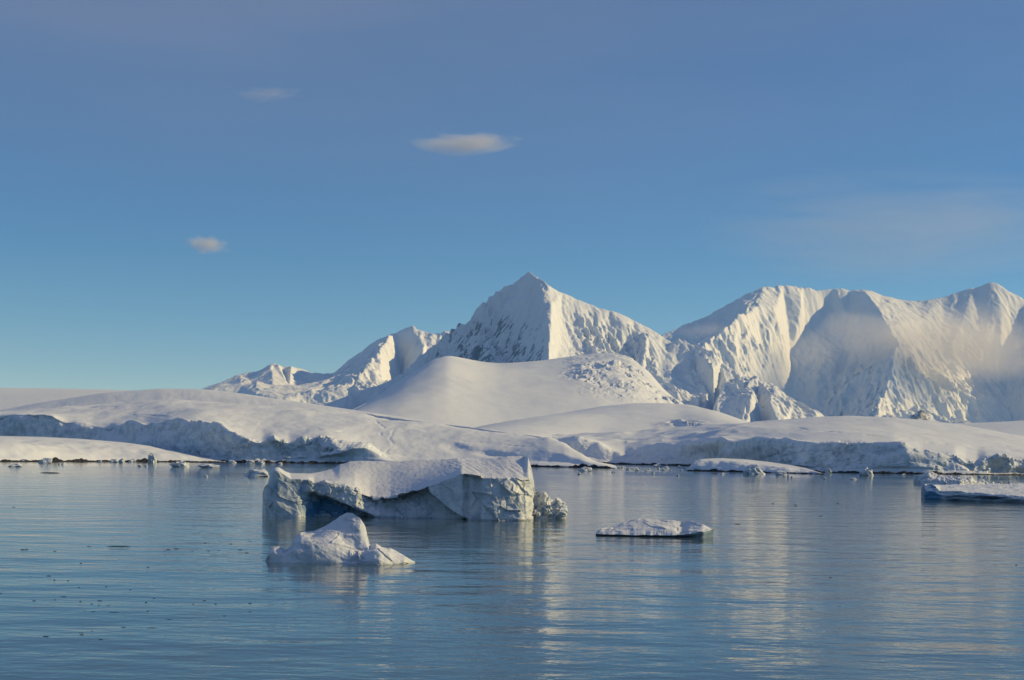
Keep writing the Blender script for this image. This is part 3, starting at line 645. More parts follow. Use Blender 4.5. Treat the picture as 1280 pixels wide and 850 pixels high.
pts += [(320, 492, 9500, .2), (380, 492, 9500, .3), (440, 486, 9600, .6), (480, 495, 9600, .4), (350, 500, 9300, .1), (450, 505, 9300, .2)]
pts += [(320, 482, 10000, .1), (360, 484, 10050, .1)]
pts += border(215, 700, 8800, 12500, -30, -30, 12)
pxs = np.arange(217, 699, 1.0); ds = np.concatenate([np.arange(8850, 9300, 50.0), np.arange(9300, 11060, 9.0), np.arange(11060, 12400, 80.0)])
P, Rg, PX, D = tin(pts, pxs, ds, breaks, 0.8, 2.0)
Nn = grid_normals(P)
sh = PX - 0.03 * (D - 10500)
gul = ridged(np.stack([sh / 15, D / 500, P[..., 2] * 0], -1), 5, 0.55)
iso = fbm(P * np.array([1 / 150, 1 / 180, 1 / 200]), 6, 0.55)
rid = fall_ridges(P, 300.0, 2.2, 4.0); rid2 = fall_ridges(P, 90.0, 2.2, 6.0, 5)
P[..., 2] += (P[..., 2] > -20) * Rg * (80 * (rid - .95) + 40 * (rid2 - .9))
P = P + Nn * ((1 + 5 * Rg) * fbm(P / 45.0, 4, .6) * (P[..., 2] > -20))[..., None]
tag(grid_object('mountain_range', P, M_SNOW_FAR, {'rock': PX * 0}), 'low distant snow range sloping away left of the pyramid peak', 'mountain', kind='structure')

# ------------------------------------------------------------------ rocky nunatak at the foot of the massif
pts = []; breaks = []
chain([(1128, 530, 7600, .3), (1140, 519.5, 7600, .6), (1147, 514, 7600, .5), (1152, 511.5, 7600, .4), (1158, 516, 7600, .6), (1166, 522, 7600, .6), (1178, 531, 7600, .4)])
k = chain([(1150, 518, 7540, .6), (1146, 526, 7480, .6), (1142, 536, 7420, .4)]); breaks.append((3, k))
pts += border(1118, 1190, 7300, 7900, 20, 20, 6)
pxs = np.arange(1119, 1189, 0.5); ds = np.arange(7310, 7890, 5.0)
P, Rg, PX, D = tin(pts, pxs, ds, breaks, 0.6, 0.6)
P = P + grid_normals(P) * (Rg * 22 * ridged(P / 45.0, 5) - 6)[..., None]
M_NUN = snow_material('nunatak_rock_and_snow', 0.03, 0.6, 1.0, rock=True, rock_lo=0.40, rock_hi=0.52)
tag(grid_object('rocky_nunatak', P, M_NUN, {'rock': np.clip(.5 + .5 * fbm(P / 40.0, 4), 0, 1)}), 'small dark rocky tooth poking out of the snow below the massif', 'rock', kind='structure')

# ------------------------------------------------------------------ icebergs
def berg(name, label, pxs, knots, segs, disp, attrs=None, carve=None, group=None, cat='iceberg', parts=None):
    P, T = loft(pxs, knots, segs)
    if carve: P = carve(P, T, pxs)
    N = grid_normals(P)
    P = P + N * disp(P, T, pxs)[..., None]
    at = attrs(P, T, pxs) if attrs else {'blue': np.zeros(P.shape[:2]), 'dark': np.zeros(P.shape[:2])}
    if not parts: return tag(grid_object(name, P, M_BERG, at), label, cat, group)
    root = bpy.data.objects.new(name, None); link(root); root.empty_display_size = 2
    root.location = (P[..., 0].mean(), P[..., 1].mean(), 0); tag(root, label, cat, group)
    lo = 0
    for upto, part in parts:                      # the rows of the skin, from the waterline over the top to the back
        hi = int(np.searchsorted(T, upto + 1e-6)); rows = slice(lo, min(hi, len(T)))
        o = grid_object(part, P[rows], M_BERG, {k: v[rows] for k, v in at.items()}, parent=root); lo = hi - 1
    return root


# the big tabular berg
pxs = np.arange(329, 671, 0.5)
fd = curve([(329, 212), (331, 206), (345, 202.5), (400, 203), (440, 203.5), (480, 203), (540, 202), (570, 201), (590, 199.6), (620, 199.3), (650, 200), (662, 201), (666, 205), (671, 215)], pxs, 1.5, .5)
ey = rowcurve([(329, 616), (331, 611), (339, 604), (342, 594), (344, 589), (350, 590), (358, 595), (364, 599), (376, 599), (386, 600), (393, 605), (403, 604), (418, 604), (433, 607), (444, 610), (452, 616), (463, 622), (471, 623), (489, 622), (501, 618.5),
            (517, 614), (533, 609), (552, 602.5), (570, 596), (577, 592), (588, 594), (601, 596), (620, 598), (643, 598.7), (663, 599), (666, 604), (669, 618), (671, 635)], pxs, .8, .5)
cyv = rowcurve([(329, 615.8), (331, 610.8), (337, 604), (339, 586), (348, 584), (355, 588), (363, 591), (386, 591), (405, 589), (418, 585.5), (425, 581), (437, 578), (452, 576.6), (489, 577), (526, 575.5), (551, 574.6), (572, 572), (582, 573.8), (606, 575),
             (620, 573), (634, 570), (655, 569.5), (660, 570.5), (663, 580), (666, 597), (669, 612), (671, 634.8)], pxs, .6, .5)
ed = fd + curve([(329, .1), (345, 1.5), (380, 2.0), (470, 3.0), (530, 3.0), (575, 2.0), (660, 2.2), (671, .1)], pxs)
cd = fd + curve([(329, .3), (334, 2), (340, 7), (360, 10), (420, 20), (600, 22), (655, 20), (664, 10), (668, 3), (671, .3)], pxs)
bd = cd + curve([(329, .3), (340, 7), (400, 11), (640, 11), (666, 5), (671, .3)], pxs)
ez = zrow(ey, ed); cz = np.maximum(zrow(cyv, cd), ez + .01)
knots = [(fd, fd * 0 - 1.6), (fd + .1, fd * 0 + .1), (ed, ez), (cd, cz), (bd, bd * 0 - 1.6)]
def carve_big(P, T, pxs):
    py = rows_of(P); px = np.broadcast_to(pxs, py.shape); front = (T < 2.0)[:, None]
    # hollow under a slanting ledge
    line = 617 + (px - 400) * 0.42
    cave = sstep(-1, 4, py - line) * sstep(372, 404, px) * (1 - sstep(462, 482, px))
    P[..., 1] += front * 3.6 * cave * sstep(0, 10, py - 612)
    # the recess left of the block, behind a curved corner
    xc = 535 + 50 * np.clip((py - 609) / 41, 0, 1) ** 1.5
    rec = sstep(2, -2, px - xc) * sstep(440, 500, px)
    P[..., 1] += front * 3.2 * rec * sstep(603, 618, py)
    # vertical facets on the block
    P[..., 1] += front * (T > .9)[:, None] * (1.2 * sstep(578, 584, px) * (1 - sstep(596, 604, px)) + 0.8 * sstep(640, 664, px) * (1 - sstep(598, 630, py)))
    return P
def disp_big(P, T, pxs):
    face = (sstep(.3, 1.1, T) * (1 - sstep(1.97, 2.08, T)))[:, None]
    top = (sstep(2.0, 2.1, T) * (1 - sstep(3.0, 3.2, T)))[:, None]
    q = P * np.array([.35, .35, .35])
    rx = curve([(329, .4), (375, .5), (390, .9), (440, 1.0), (530, 1.0), (545, .35), (590, .5), (610, .8), (660, .8), (671, .2)], pxs)[None, :]
    d = face * rx * (.30 * fbm(q * np.array([1, 1, .7]), 4, .5) + .08 * (ridged(q * 2.2 + 4, 4) - .3) + .55 * facets(P[..., 0] / 2.6 + .3 * P[..., 2], P[..., 2] / 2.0, 5) + .20 * facets(P[..., 0] / .9, P[..., 2] / .8 + .3 * P[..., 0], 6))
    # sastrugi: ridges running down the snow slope toward the water
    flu = ridged(np.stack([P[..., 0] * .9 + .25 * P[..., 1], P[..., 1] * .12, P[..., 2] * 0], -1), 3)
    d += top * (  .16 * fbm(P * np.array([.12, .1, .1]) + 5, 4) + .10 * (flu - .3) * sstep(520, 580, pxs)[None, :] + .03 * fbm(P * 1.5, 3))
    return d * (sstep(329, 334, pxs) * sstep(671, 667, pxs))[None, :]
def attr_big(P, T, pxs):
    py = rows_of(P); px = np.broadcast_to(pxs, py.shape); front = (T < 2.0)[:, None]
    line = 617 + (px - 400) * 0.42
    nz = fbm(P * .5, 4)
    blue = 0.95 * np.exp(-((px - 405) / 26) ** 2 - ((py - 634) / 16) ** 2) * sstep(-2, 5, py - line) + .55 * np.exp(-((px - 425) / 42) ** 2 - ((py - 642) / 9) ** 2) * sstep(0, 4, py - line)
    blue += .75 * np.exp(-((px - 350) / 9) ** 2 - ((py - 608) / 7) ** 2) + .45 * np.exp(-((px - 376) / 5) ** 2 - ((py - 615) / 9) ** 2)
    blue += .10 * (px < 540)
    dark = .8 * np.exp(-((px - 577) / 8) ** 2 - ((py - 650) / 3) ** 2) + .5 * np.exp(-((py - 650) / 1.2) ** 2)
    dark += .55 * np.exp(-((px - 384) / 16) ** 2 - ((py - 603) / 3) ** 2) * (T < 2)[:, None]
    return {'blue': np.clip(blue * (1 + .8 * nz), 0, 1) * front, 'dark': np.clip(dark, 0, 1) * front}
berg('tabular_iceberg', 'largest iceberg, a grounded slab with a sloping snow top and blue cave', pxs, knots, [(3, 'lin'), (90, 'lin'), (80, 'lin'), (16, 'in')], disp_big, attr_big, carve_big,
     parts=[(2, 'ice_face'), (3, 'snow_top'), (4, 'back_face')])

# jagged block at its right-hand end
pxs = np.arange(664, 710, .4)
fd = curve([(664, 210), (668, 208), (690, 208), (703, 208.5), (710, 211)], pxs, 1, .4)
cyv = rowcurve([(664, 640), (666, 622), (669, 615), (672, 612.5), (680, 614.5), (687, 617.5), (692.5, 624), (704, 629.5), (708, 635), (710, 644)], pxs)
cd = fd + curve([(664, .2), (670, 3), (690, 4), (710, .2)], pxs); md = fd + .3 * (cd - fd); cz = zrow(cyv, cd)
knots = [(fd, fd * 0 - 1), (md, cz * .62), (cd, cz), (cd + 3, cd * 0 - 1)]
berg('jagged_ice_block', 'jagged ice block floating against the right end of the largest iceberg', pxs, knots, [(24, 'lin'), (20, 'lin'), (10, 'lin')],
     lambda P, T, x: (.9 * (fbm(P * .55, 4, .6)) + .35 * (ridged(P * 1.3, 3) - .3)) * (sstep(664, 668, x) * sstep(710, 706, x))[None, :] * sstep(.2, .5, T)[:, None],
     lambda P, T, x: {'blue': np.clip(.8 * np.exp(-((np.broadcast_to(x, P.shape[:2]) - 681) / 4) ** 2 - ((rows_of(P) - 636) / 4) ** 2) + .1, 0, 1),
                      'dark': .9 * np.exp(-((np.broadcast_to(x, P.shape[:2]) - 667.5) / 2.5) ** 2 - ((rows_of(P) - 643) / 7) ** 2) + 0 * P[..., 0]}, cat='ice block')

# the small domed berg in front
pxs = np.arange(333, 521, .4)
fd = curve([(333, 124), (338, 123), (350, 122.5), (367, 122.3), (425, 122), (476, 121.4), (508, 122.8), (521, 124.8)], pxs, 2, .4)
cyv = rowcurve([(333, 702.3), (335, 698), (337, 689), (339, 685), (351, 684), (358, 689), (365, 682), (369, 675), (377, 665.5), (393.5, 664), (397, 662.5), (410, 656), (425.5, 645.7), (435, 640), (442, 641), (452, 648.5), (459, 661.5), (462, 673), (464, 682),
             (470.6, 678), (478, 683), (489.5, 685.5), (501, 692), (512, 698), (521, 702.6)], pxs, .8, .4)
my = rowcurve([(333, 702.4), (337, 692), (345, 690), (358, 693), (367, 684), (378, 675), (395, 673.5), (410, 673), (422, 675.5), (433, 682), (444, 688), (455, 689), (463, 687), (475, 687), (490, 691), (505, 697), (521, 702.7)], pxs, 1.0, .4)
cd = fd + curve([(333, .1), (340, 1.8), (358, 2.6), (380, 5), (430, 6.5), (460, 5), (470, 3.6), (500, 2.6), (521, .1)], pxs, 2, .4)
md = fd + .45 * (cd - fd)
knots = [(fd, fd * 0 - .6), (md, zrow(my, md)), (cd, zrow(cyv, cd)), (cd + curve([(333, .1), (350, 2), (430, 4), (500, 3), (521, .1)], pxs), fd * 0 - .6)]
def disp_small(P, T, x):
    env = (sstep(333, 340, x) * sstep(521, 505, x))[None, :] * sstep(.1, .3, T)[:, None] * (1 - .6 * np.exp(-((T - 2) / .15) ** 2))[:, None]
    jag = np.exp(-((np.broadcast_to(x, P.shape[:2]) - 449) / 16) ** 2 - ((rows_of(P) - 697) / 9) ** 2)
    return env * (.16 * fbm(P * .33, 3) + .16 * facets(P[..., 0] / 2.2 + .4 * P[..., 2], P[..., 2] / 1.6 + .3 * P[..., 1], 7) + .30 * jag * (ridged(P * 1.6, 4) - .2) + .035 * fbm(P * 1.6, 3))
def attr_small(P, T, x):
    px = np.broadcast_to(x, P.shape[:2]); py = rows_of(P)
    blue = .16 * np.exp(-((px - 405) / 20) ** 2 - ((py - 680) / 10) ** 2) + .14 * np.exp(-((px - 446) / 12) ** 2 - ((py - 663) / 13) ** 2)
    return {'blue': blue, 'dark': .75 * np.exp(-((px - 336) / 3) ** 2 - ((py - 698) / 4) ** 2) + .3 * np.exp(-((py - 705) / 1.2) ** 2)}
berg('domed_iceberg', 'small white iceberg with a rounded fin standing before the largest iceberg', pxs, knots, [(60, 'out'), (50, 'lin'), (20, 'in')], disp_small, attr_small)

# the low floe on its own in the open water
pxs = np.arange(746, 893, .4)
fd = curve([(746, 168), (752, 166.8), (800, 166), (850, 165.5), (880, 165), (893, 167.5)], pxs, 2, .4)
cyv = rowcurve([(746, 668.5), (747, 664), (755, 660), (772, 656.5), (786, 652.5), (799, 648.6), (809, 648), (828, 649.7), (842, 649.7), (852, 652.3), (862, 650), (870, 652.5), (882, 656.7), (891, 662), (893, 664)], pxs, .8, .4)
cd = fd + curve([(746, .1), (760, 2.6), (800, 4.6), (860, 4.6), (885, 2), (893, .1)], pxs, 2, .4)
my = rowcurve([(746, 668.7), (760, 664), (800, 660.5), (830, 658.5), (845, 660.5), (853, 665), (862, 661), (875, 662.5), (893, 664.2)], pxs, 1.5, .4); md = fd + .42 * (cd - fd)
lip = curve([(746, .10), (800, .10), (845, .16), (870, .45), (893, .95)], pxs) * (1 + .5 * fbm(np.stack([pxs * .05, pxs * 0, pxs * 0], -1), 3))
fd = fd + .35 * fbm(np.stack([pxs * .06, pxs * 0 + 3, pxs * 0], -1), 4)
knots = [(fd + .7, fd * 0 - .5), (fd + .5, lip * .4), (fd, lip + .1), (md, np.maximum(zrow(my, md), lip + .15)), (cd, zrow(cyv, cd)), (cd + 3, fd * 0 - .5)]
berg('ice_floe', 'lone low humped floe in open water, undercut at the waterline', pxs, knots, [(4, 'lin'), (5, 'lin'), (26, 'out'), (26, 'lin'), (12, 'in')],
     lambda P, T, x: (sstep(746, 752, x) * sstep(893, 885, x))[None, :] * sstep(1.8, 2.4, T)[:, None] * (.10 * fbm(P * .45, 4) + .10 * facets(P[..., 0] / 2.0, P[..., 1] / 1.5 + P[..., 2], 8)),
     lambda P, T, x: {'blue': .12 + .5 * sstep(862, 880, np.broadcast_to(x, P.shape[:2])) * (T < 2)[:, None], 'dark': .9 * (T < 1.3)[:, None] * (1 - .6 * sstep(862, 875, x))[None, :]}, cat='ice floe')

# the long flat slab at the right
pxs = np.arange(1152, 1420, .5)
fd = curve([(1152, 328), (1155, 319), (1182, 312), (1230, 306), (1280, 300), (1420, 292)], pxs, 1, .5)
ty = rowcurve([(1152, 612), (1153.5, 606.5), (1161, 605), (1170, 607), (1175, 613.5), (1207, 615), (1245, 618), (1280, 620), (1420, 626)], pxs, .8, .5)
td = fd + curve([(1152, .1), (1160, 4), (1176, .9), (1420, 1.0)], pxs, 1, .5)
tz = zrow(ty, td)
mdep = td + 2.0; bd = fd + curve([(1152, .4), (1156, 40), (1180, 75), (1300, 105), (1420, 105)], pxs)
by = rowcurve([(1152, 612), (1156, 606), (1180, 606.3), (1280, 604.5), (1420, 603)], pxs); bz = np.maximum(zrow(by, bd), .8)
end = sstep(1420, 1400, pxs); tz = tz * end - .7 * (1 - end); bz = bz * end - .7 * (1 - end)      # the slab tapers off beyond the frame
knots = [(fd + .5, fd * 0 - .8), (fd + .3, .3 * end - .75 * (1 - end)), (fd, tz * .55), (td, tz), (bd, bz), (bd + 5, fd * 0 - .8)]
berg('flat_ice_slab', 'long flat ice slab with a dark layered edge and a blue broken corner', pxs, knots, [(3, 'lin'), (8, 'lin'), (14, 'lin'), (40, 'lin'), (8, 'lin')],
     lambda P, T, x: (sstep(1152, 1156, x))[None, :] * (sstep(.8, 1.2, T) * (1 - sstep(4, 4.2, T)))[:, None] * (.28 * fbm(P * np.array([.3, .2, 1.1]), 4) + .14 * (ridged(P * np.array([.6, .5, 2.0]), 3) - .3)),
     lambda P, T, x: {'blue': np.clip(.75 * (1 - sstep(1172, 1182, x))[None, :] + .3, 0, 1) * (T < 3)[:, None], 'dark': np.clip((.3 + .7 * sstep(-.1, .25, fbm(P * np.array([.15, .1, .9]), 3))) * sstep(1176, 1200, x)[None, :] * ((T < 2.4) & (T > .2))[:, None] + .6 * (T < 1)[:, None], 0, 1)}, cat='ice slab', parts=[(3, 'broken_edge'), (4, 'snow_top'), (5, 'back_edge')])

# the heap of pressed-up ice behind it
pxs = np.arange(1142, 1245, .5)
fd = curve([(1142, 500), (1150, 483), (1200, 478), (1245, 490)], pxs, 2, .5)
cyv = rowcurve([(1142, 604), (1143, 594.5), (1151, 594.3), (1156, 591), (1161, 588), (1168, 592.5), (1176, 595), (1192, 597.5), (1201, 595), (1208, 596.5), (1215, 594), (1218, 600), (1232, 602), (1242, 602.5), (1245, 606)], pxs, .4, .5)
cd = fd + curve([(1142, .2), (1155, 8), (1220, 7), (1245, .2)], pxs); md = fd + .4 * (cd - fd); cz = zrow(cyv, cd)
knots = [(fd, fd * 0 - .6), (md, cz * .6), (cd, cz), (cd + 5, fd * 0 - .6)]
berg('ice_heap', 'ragged heap of pushed up ice behind the long flat slab', pxs, knots, [(20, 'lin'), (18, 'lin'), (8, 'lin')],
     lambda P, T, x: (sstep(1142, 1147, x) * sstep(1245, 1240, x))[None, :] * sstep(.2, .5, T)[:, None] * (.5 * fbm(P * .35, 4, .6) + .5 * (ridged(P * .5, 4) - .3)),
     lambda P, T, x: {'blue': .3 + 0 * P[..., 0], 'dark': 0 * P[..., 0]}, cat='ice heap')

# ------------------------------------------------------------------ small floating ice
def lump_mesh(name, seed, jag):
    """A broken piece of ice about 1 m across: icosphere pushed about by noise, flat below."""
    import bmesh
    bm = bmesh.new(); bmesh.ops.create_icosphere(bm, subdivisions=3, radius=0.5)
    co = np.array([v.co[:] for v in bm.verts])
    r = 1 + .55 * fbm(co * 2.2 + seed * 7.1, 3) + jag * .45 * ridged(co * 2.6 + seed * 3.3, 3)
    co = co * np.clip(r, .45, 1.7)[:, None]
    for v, c in zip(bm.verts, co): v.co = c
    me = bpy.data.meshes.new(name); bm.to_mesh(me); bm.free()
    for k in ('blue', 'dark'):
        at = me.attributes.new(k, 'FLOAT', 'POINT')
        at.data.foreach_set('value', np.full(len(me.vertices), .15 if k == 'blue' else 0., np.float32))
    me.materials.append(M_BERG); return me
LUMPS = [lump_mesh('ice_fragment', s, .6 if s % 2 else .25) for s in range(8)]

def growler(px, base_y, w_px, h_px, k, label, group=None, name='ice_fragment', cat='ice fragment', rot=None):
    d = CAMH * F / (lev(px, base_y) - HZ); w = w_px * d / F; h = h_px * d / F
    o = bpy.data.objects.new(name, LUMPS[k % 8]); link(o)
    o.location = (xcol(px, d), d + w * .3, h * .12)
    o.scale = (w * .88, w * .7, h * 1.75)
    o.rotation_euler = (0, 0, rot if rot is not None else 0.0)
    return tag(o, label, cat, group)

growler(55, 579, 16, 6, 6, 'turquoise ice lump at the rocks of the long low islet', name='ice_lump', cat='ice lump')
growler(18, 583.5, 19, 4, 0, 'flat bluish ice piece off the long low islet', name='ice_lump', cat='ice lump')
growler(190, 578, 10, 9, 3, 'upright white ice stack at the tip end of the long low islet', name='ice_lump', cat='ice lump')
growler(225, 583.8, 22, 7, 5, 'ice piece with a pointed fin off the tip of the long low islet', name='ice_lump', cat='ice lump')
growler(262, 585, 28, 4.5, 2, 'thin flat ice raft between the low islet tip and the largest iceberg', name='ice_lump', cat='ice lump')
growler(319, 595.5, 38, 7.5, 4, 'low dark edged ice raft just behind the largest iceberg', name='ice_lump', cat='ice lump')
growler(944, 592.8, 26, 10, 1, 'fluted white ice hummock beside the whaleback islet', name='ice_lump', cat='ice lump')
growler(978, 593.5, 14, 4, 3, 'low broken ice piece at the foot of the whaleback islet', name='ice_lump', cat='ice lump')
growler(1085, 594.5, 17, 8.5, 5, 'pointed ice piece floating alone below the blue shaded ice cliff', name='ice_lump', cat='ice lump')
growler(1036, 591, 8, 5, 7, 'small ice tooth between the whaleback islet and the ice cliff', name='ice_lump', cat='ice lump')
growler(731, 589, 16, 5, 6, 'small ice cluster against the black rock tip of the big headland', name='ice_lump', cat='ice lump')
growler(822, 583.8, 14, 4, 0, 'white ice cake in the bay between the two headlands', name='ice_lump', cat='ice lump')
rnd = random.Random(4)
for px, y, w, h in [(2, 576.6, 12, 3), (28, 577, 10, 3), (74, 581, 3, 2.5), (78, 581, 3, 2.5), (125, 578, 6, 3), (142, 578, 14, 4), (152, 578.4, 7, 5), (175, 583, 6, 2.2), (182, 583, 5, 2), (165, 577.5, 10, 4), (282, 597.5, 3, 2.5), (290, 579, 9, 3), (312, 579.6, 14, 4), (326, 580, 10, 4), (350, 580.5, 6, 2.5), (258, 596, 4, 2)]:
    growler(px, y, w, h, rnd.randrange(8), 'tiny white ice scrap drifting off the shores of the big headland', 'ice scraps off the left shore', rot=rnd.uniform(-.4, .4))
for px, y, w, h, which in [(505, 581.5, 20, 4, 'longest'), (530, 581.6, 14, 4, 'middle-sized one'), (545, 582, 9, 4, 'smallest')]:
    growler(px, y, w, h, rnd.randrange(8), which + ' of three white ice cakes at the shore behind the largest iceberg', 'ice cakes behind the largest iceberg', rot=rnd.uniform(-.3, .3))
for k in range(26):
    px = rnd.uniform(772, 862); y = rnd.uniform(584.2, 589.5)
    growler(px, y, rnd.uniform(2.5, 7), rnd.uniform(1.3, 2.4), rnd.randrange(8), 'tiny brash ice scrap in the bay between the two headlands', 'brash ice in the bay', rot=rnd.uniform(-.4, .4))
for px, y, w, h in [(817, 592, 3, 2.5), (848, 595, 3, 2.5), (767, 591, 5, 1.8), (724, 593, 4, 3), (904, 593, 7, 2), (986, 597, 3, 2.5), (990, 597, 3, 2), (1032, 599, 4, 2), (1068, 599.5, 8, 2), (1130, 594, 6, 2), (1248, 597, 3, 2), (1263, 604.5, 4, 3), (1250, 605, 8, 3), (1225, 596.5, 5, 2), (1233, 597, 7, 2), (1272, 598, 3, 2)]:
    growler(px, y, w, h, rnd.randrange(8), 'tiny white ice scrap drifting off the domed headland and its islet', 'ice scraps off the right shore', rot=rnd.uniform(-.4, .4))

# ------------------------------------------------------------------ dark drift on the water
def drift_mesh(seed, n=9):
    """A flat dark strand of weed: a chain of thin uneven pads."""
    t = np.linspace(-.5, .5, n); wv = .30 * (1 - (2 * t) ** 2) + .05 + .06 * np.array([noise3(np.array([x * 6, seed * 3.1, 0])) for x in t])
    yy = .25 * np.array([noise3(np.array([x * 3, seed * 5.7, 4.])) for x in t])
    P = np.array([np.stack([t, yy + s * wv, z * np.sqrt(np.clip(1 - (2 * t) ** 2, .02, 1)) if z > 0 else np.full(n, z)], -1) for s, z in ((-1, -.12), (-.8, .55), (0, 1.0), (.8, .6), (1, -.12))])
    me = bpy.data.meshes.new('kelp_strand')
    idx = np.arange(5 * n).reshape(5, n)
    me.from_pydata(P.reshape(-1, 3).tolist(), [], np.stack([idx[:-1, :-1], idx[:-1, 1:], idx[1:, 1:], idx[1:, :-1]], -1).reshape(-1, 4).tolist())
    me.materials.append(M_ROCK); return me
DRIFT = [drift_mesh(s) for s in range(5)]
def drift(px, y, w_px, h_px, k, label, cat, name, group=None):
    d = CAMH * F / (lev(px, y) - HZ); o = bpy.data.objects.new(name, DRIFT[k % 5]); link(o)
    w = w_px * d / F; o.location = (xcol(px, d), d, 0.0); o.scale = (w, min(w * .5, .6), h_px * d / F); return tag(o, label, cat, group)
drift(63, 591.2, 25, .9, 0, 'long thin black drifting log off the long low islet', 'driftwood', 'drift_log')
drift(150, 683, 30, .9, 1, 'long thin dark drifting strand left of the small domed iceberg', 'driftwood', 'drift_log')
spots = [(18, 634, 4), (30, 687, 6), (35, 686.5, 4), (113, 683, 6), (70, 689, 4), (302, 687.5, 7), (310, 691, 5), (314, 676.5, 5), (258, 678.5, 4), (290, 680, 4), (212, 687, 5), (222, 686, 6), (208, 689, 3), (242, 689, 3), (262, 688.5, 4), (275, 688, 4), (40, 721, 3), (63, 720, 6), (87, 726, 3),
         (70, 725, 3), (2, 742, 5), (101, 734.5, 3), (82, 746, 8), (71, 750, 3), (45, 751, 5), (103, 752, 4), (117, 755, 4), (126, 757, 3), (138, 757, 5), (108, 763.5, 4), (127, 751, 7), (145, 765.5, 13), (119, 764.5, 6), (214, 774.5, 8), (193, 785, 13), (157, 784, 6), (60, 795.5, 8), (105, 793.5, 6), (104, 791, 7), (129, 799.5, 6), (118, 789, 3),
         (185, 753, 3), (195, 748, 3), (258, 751, 5), (244, 755, 3), (272, 755, 3), (315, 754, 5), (315, 765, 4), (283, 770, 3), (187, 764, 3), (165, 737, 3), (103, 704, 3), (187, 709.5, 3), (135, 733.5, 3), (923, 655, 8), (995, 631, 5), (996, 632.5, 4), (1048, 629, 4), (1027, 645, 4), (967, 629.5, 3), (1272, 706, 3), (1052, 758, 3), (1016, 762, 3), (1040, 722, 3)]
for k, (px, y, w) in enumerate(spots):
    drift(px, y, w, rnd.uniform(.3, .6), rnd.randrange(5), 'dark speck of weed floating on the open calm water', 'seaweed', 'kelp_strand', 'specks of drifting weed')

# ------------------------------------------------------------------ clouds and mist
def cloud_material(name, density, sx, thresh=0.35, colour=(0.95, 0.93, 0.93), soft=1.0, detail=4):
    m = bpy.data.materials.new(name); m.use_nodes = True; n = m.node_tree.nodes; l = m.node_tree.links
    n.remove(n['Principled BSDF'])
    v = n.new('ShaderNodeVolumePrincipled'); v.inputs['Color'].default_value = (*colour, 1); v.inputs['Anisotropy'].default_value = 0.2
    tc = n.new('ShaderNodeTexCoord'); ln = n.new('ShaderNodeVectorMath'); ln.operation = 'LENGTH'; l.new(tc.outputs['Object'], ln.inputs[0])
    mp = n.new('ShaderNodeMapping'); mp.inputs['Scale'].default_value = sx; l.new(tc.outputs['Object'], mp.inputs['Vector'])
    nz = noise_node(n, l, mp.outputs['Vector'], 1.0, detail, 0.6, 0.5)
    body = mnode(n, l, 'SUBTRACT', 1.0, ln.outputs['Value'])
    s = mnode(n, l, 'ADD', mnode(n, l, 'MULTIPLY', body, soft), mnode(n, l, 'MULTIPLY', mnode(n, l, 'SUBTRACT', nz, 0.5), 1.6))
    s = mnode(n, l, 'MULTIPLY', mnode(n, l, 'SUBTRACT', s, thresh), 1.6, True)
    edge = mnode(n, l, 'MULTIPLY', body, 5.0, True)
    l.new(mnode(n, l, 'MULTIPLY', mnode(n, l, 'MULTIPLY', s, edge), density), v.inputs['Density'])
    l.new(v.outputs[0], n['Material Output'].inputs['Volume'])
    return m

def ellipsoid(name, px, py, d, w_px, h_px, depth, mat, tilt=0.0):
    import bmesh
    me = bpy.data.meshes.new(name); bm = bmesh.new(); bmesh.ops.create_icosphere(bm, subdivisions=3, radius=1.0); bm.to_mesh(me); bm.free()
    me.materials.append(mat); o = bpy.data.objects.new(name, me); link(o)
    o.location = (xcol(px, d), d, zrow(lev(px, py), d)); o.scale = (w_px * d / F / 2, depth / 2, h_px * d / F / 2); o.rotation_euler = (0, tilt, 0)
    return o
tag(ellipsoid('cloud', 582, 179, 16000, 175, 34, 700, cloud_material('cloud_lens', 0.0042, (1.1, 1.0, 0.8), 0.22)), 'flat lens shaped cloud above the pyramid peak', 'cloud')
tag(ellipsoid('cloud', 257, 305, 18000, 78, 32, 500, cloud_material('cloud_puff', 0.0065, (1.5, 1.2, 1.1), 0.30), 0.16), 'small ragged puff of cloud over the big snow headland', 'cloud')
tag(ellipsoid('cloud', 332, 117, 16000, 130, 26, 500, cloud_material('cloud_wisp', 0.0013, (1.6, 1.2, 1.2), 0.32)), 'faint thin wisp of cloud, highest in the sky', 'cloud')
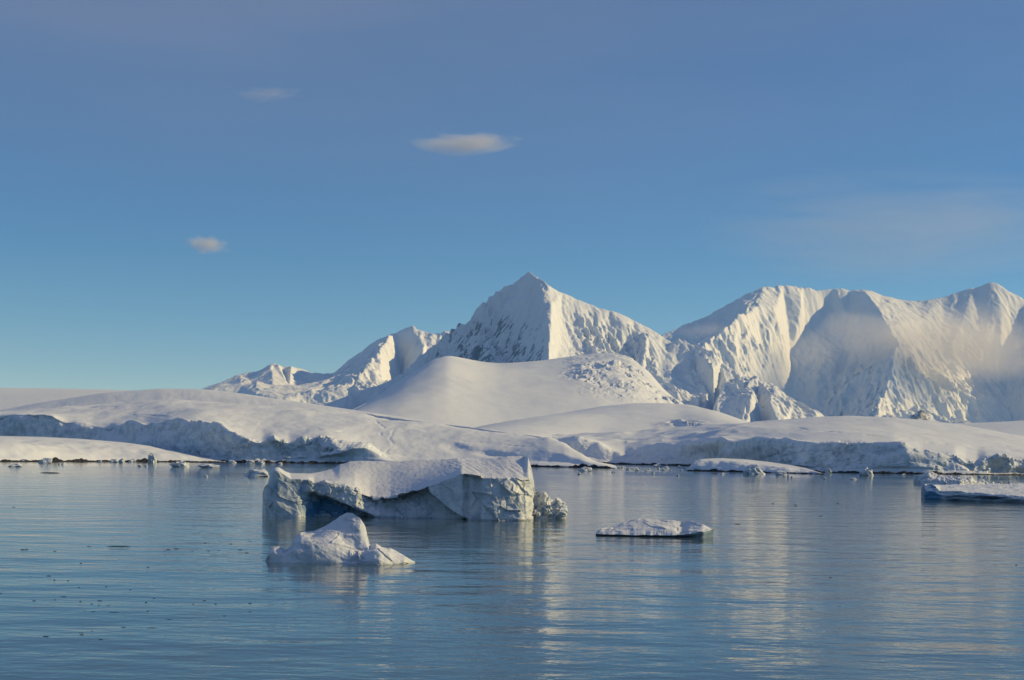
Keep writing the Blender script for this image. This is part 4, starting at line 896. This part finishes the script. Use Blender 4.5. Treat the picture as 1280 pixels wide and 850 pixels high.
tag(ellipsoid('cloud', 1150, 285, 22000, 640, 170, 3000, cloud_material('cloud_veil', 0.00016, (1.3, 1.0, 2.5), 0.10)), 'faint warm veil of cloud above the hazy massif', 'cloud')
M_MIST = cloud_material('mist', 0.0034, (1.3, 1.0, 1.0), 0.28, (0.97, 0.95, 0.94), 0.9, 5)
tag(ellipsoid('mist_bank', 1190, 428, 12200, 420, 150, 1500, M_MIST, 0.10), 'pale mist bank hanging across the upper right slopes of the massif', kind='stuff')
M_MIST2 = cloud_material('mist_thin', 0.0018, (1.4, 1.0, 1.0), 0.30, (0.97, 0.95, 0.94), 0.9, 5)
tag(ellipsoid('mist_wisp', 882, 412, 11900, 110, 34, 500, M_MIST2, -0.05), 'thin wisp of mist on the shaded left shoulder of the massif', kind='stuff')
tag(ellipsoid('mist_wisp', 1020, 435, 12500, 150, 80, 600, M_MIST2, 0.3), 'thin mist drifting in the blue bowl of the massif', kind='stuff')

# ------------------------------------------------------------------ haze
def haze_box(x0, x1, y0, y1, z0, z1, density):
    me = bpy.data.meshes.new('haze')
    v = [(x, y, z) for z in (z0, z1) for y in (y0, y1) for x in (x0, x1)]
    me.from_pydata(v, [], [(0, 2, 3, 1), (4, 5, 7, 6), (0, 1, 5, 4), (2, 6, 7, 3), (0, 4, 6, 2), (1, 3, 7, 5)])
    m = bpy.data.materials.new('cold_air'); m.use_nodes = True; n = m.node_tree.nodes; l = m.node_tree.links
    n.remove(n['Principled BSDF']); pv = n.new('ShaderNodeVolumePrincipled')
    pv.inputs['Density'].default_value = density; pv.inputs['Color'].default_value = (0.15, 0.42, 1.0, 1); pv.inputs['Absorption Color'].default_value = (1, 1, 1, 1); pv.inputs['Anisotropy'].default_value = 0.0
    l.new(pv.outputs[0], n['Material Output'].inputs['Volume']); m.cycles.homogeneous_volume = True
    me.materials.append(m); o = bpy.data.objects.new('haze', me); link(o)
    return tag(o, 'thin cold haze that pales the far mountains', kind='stuff')
haze_box(-16500, 16500, -3500, 16500, -40, 1750, 2.8e-5)
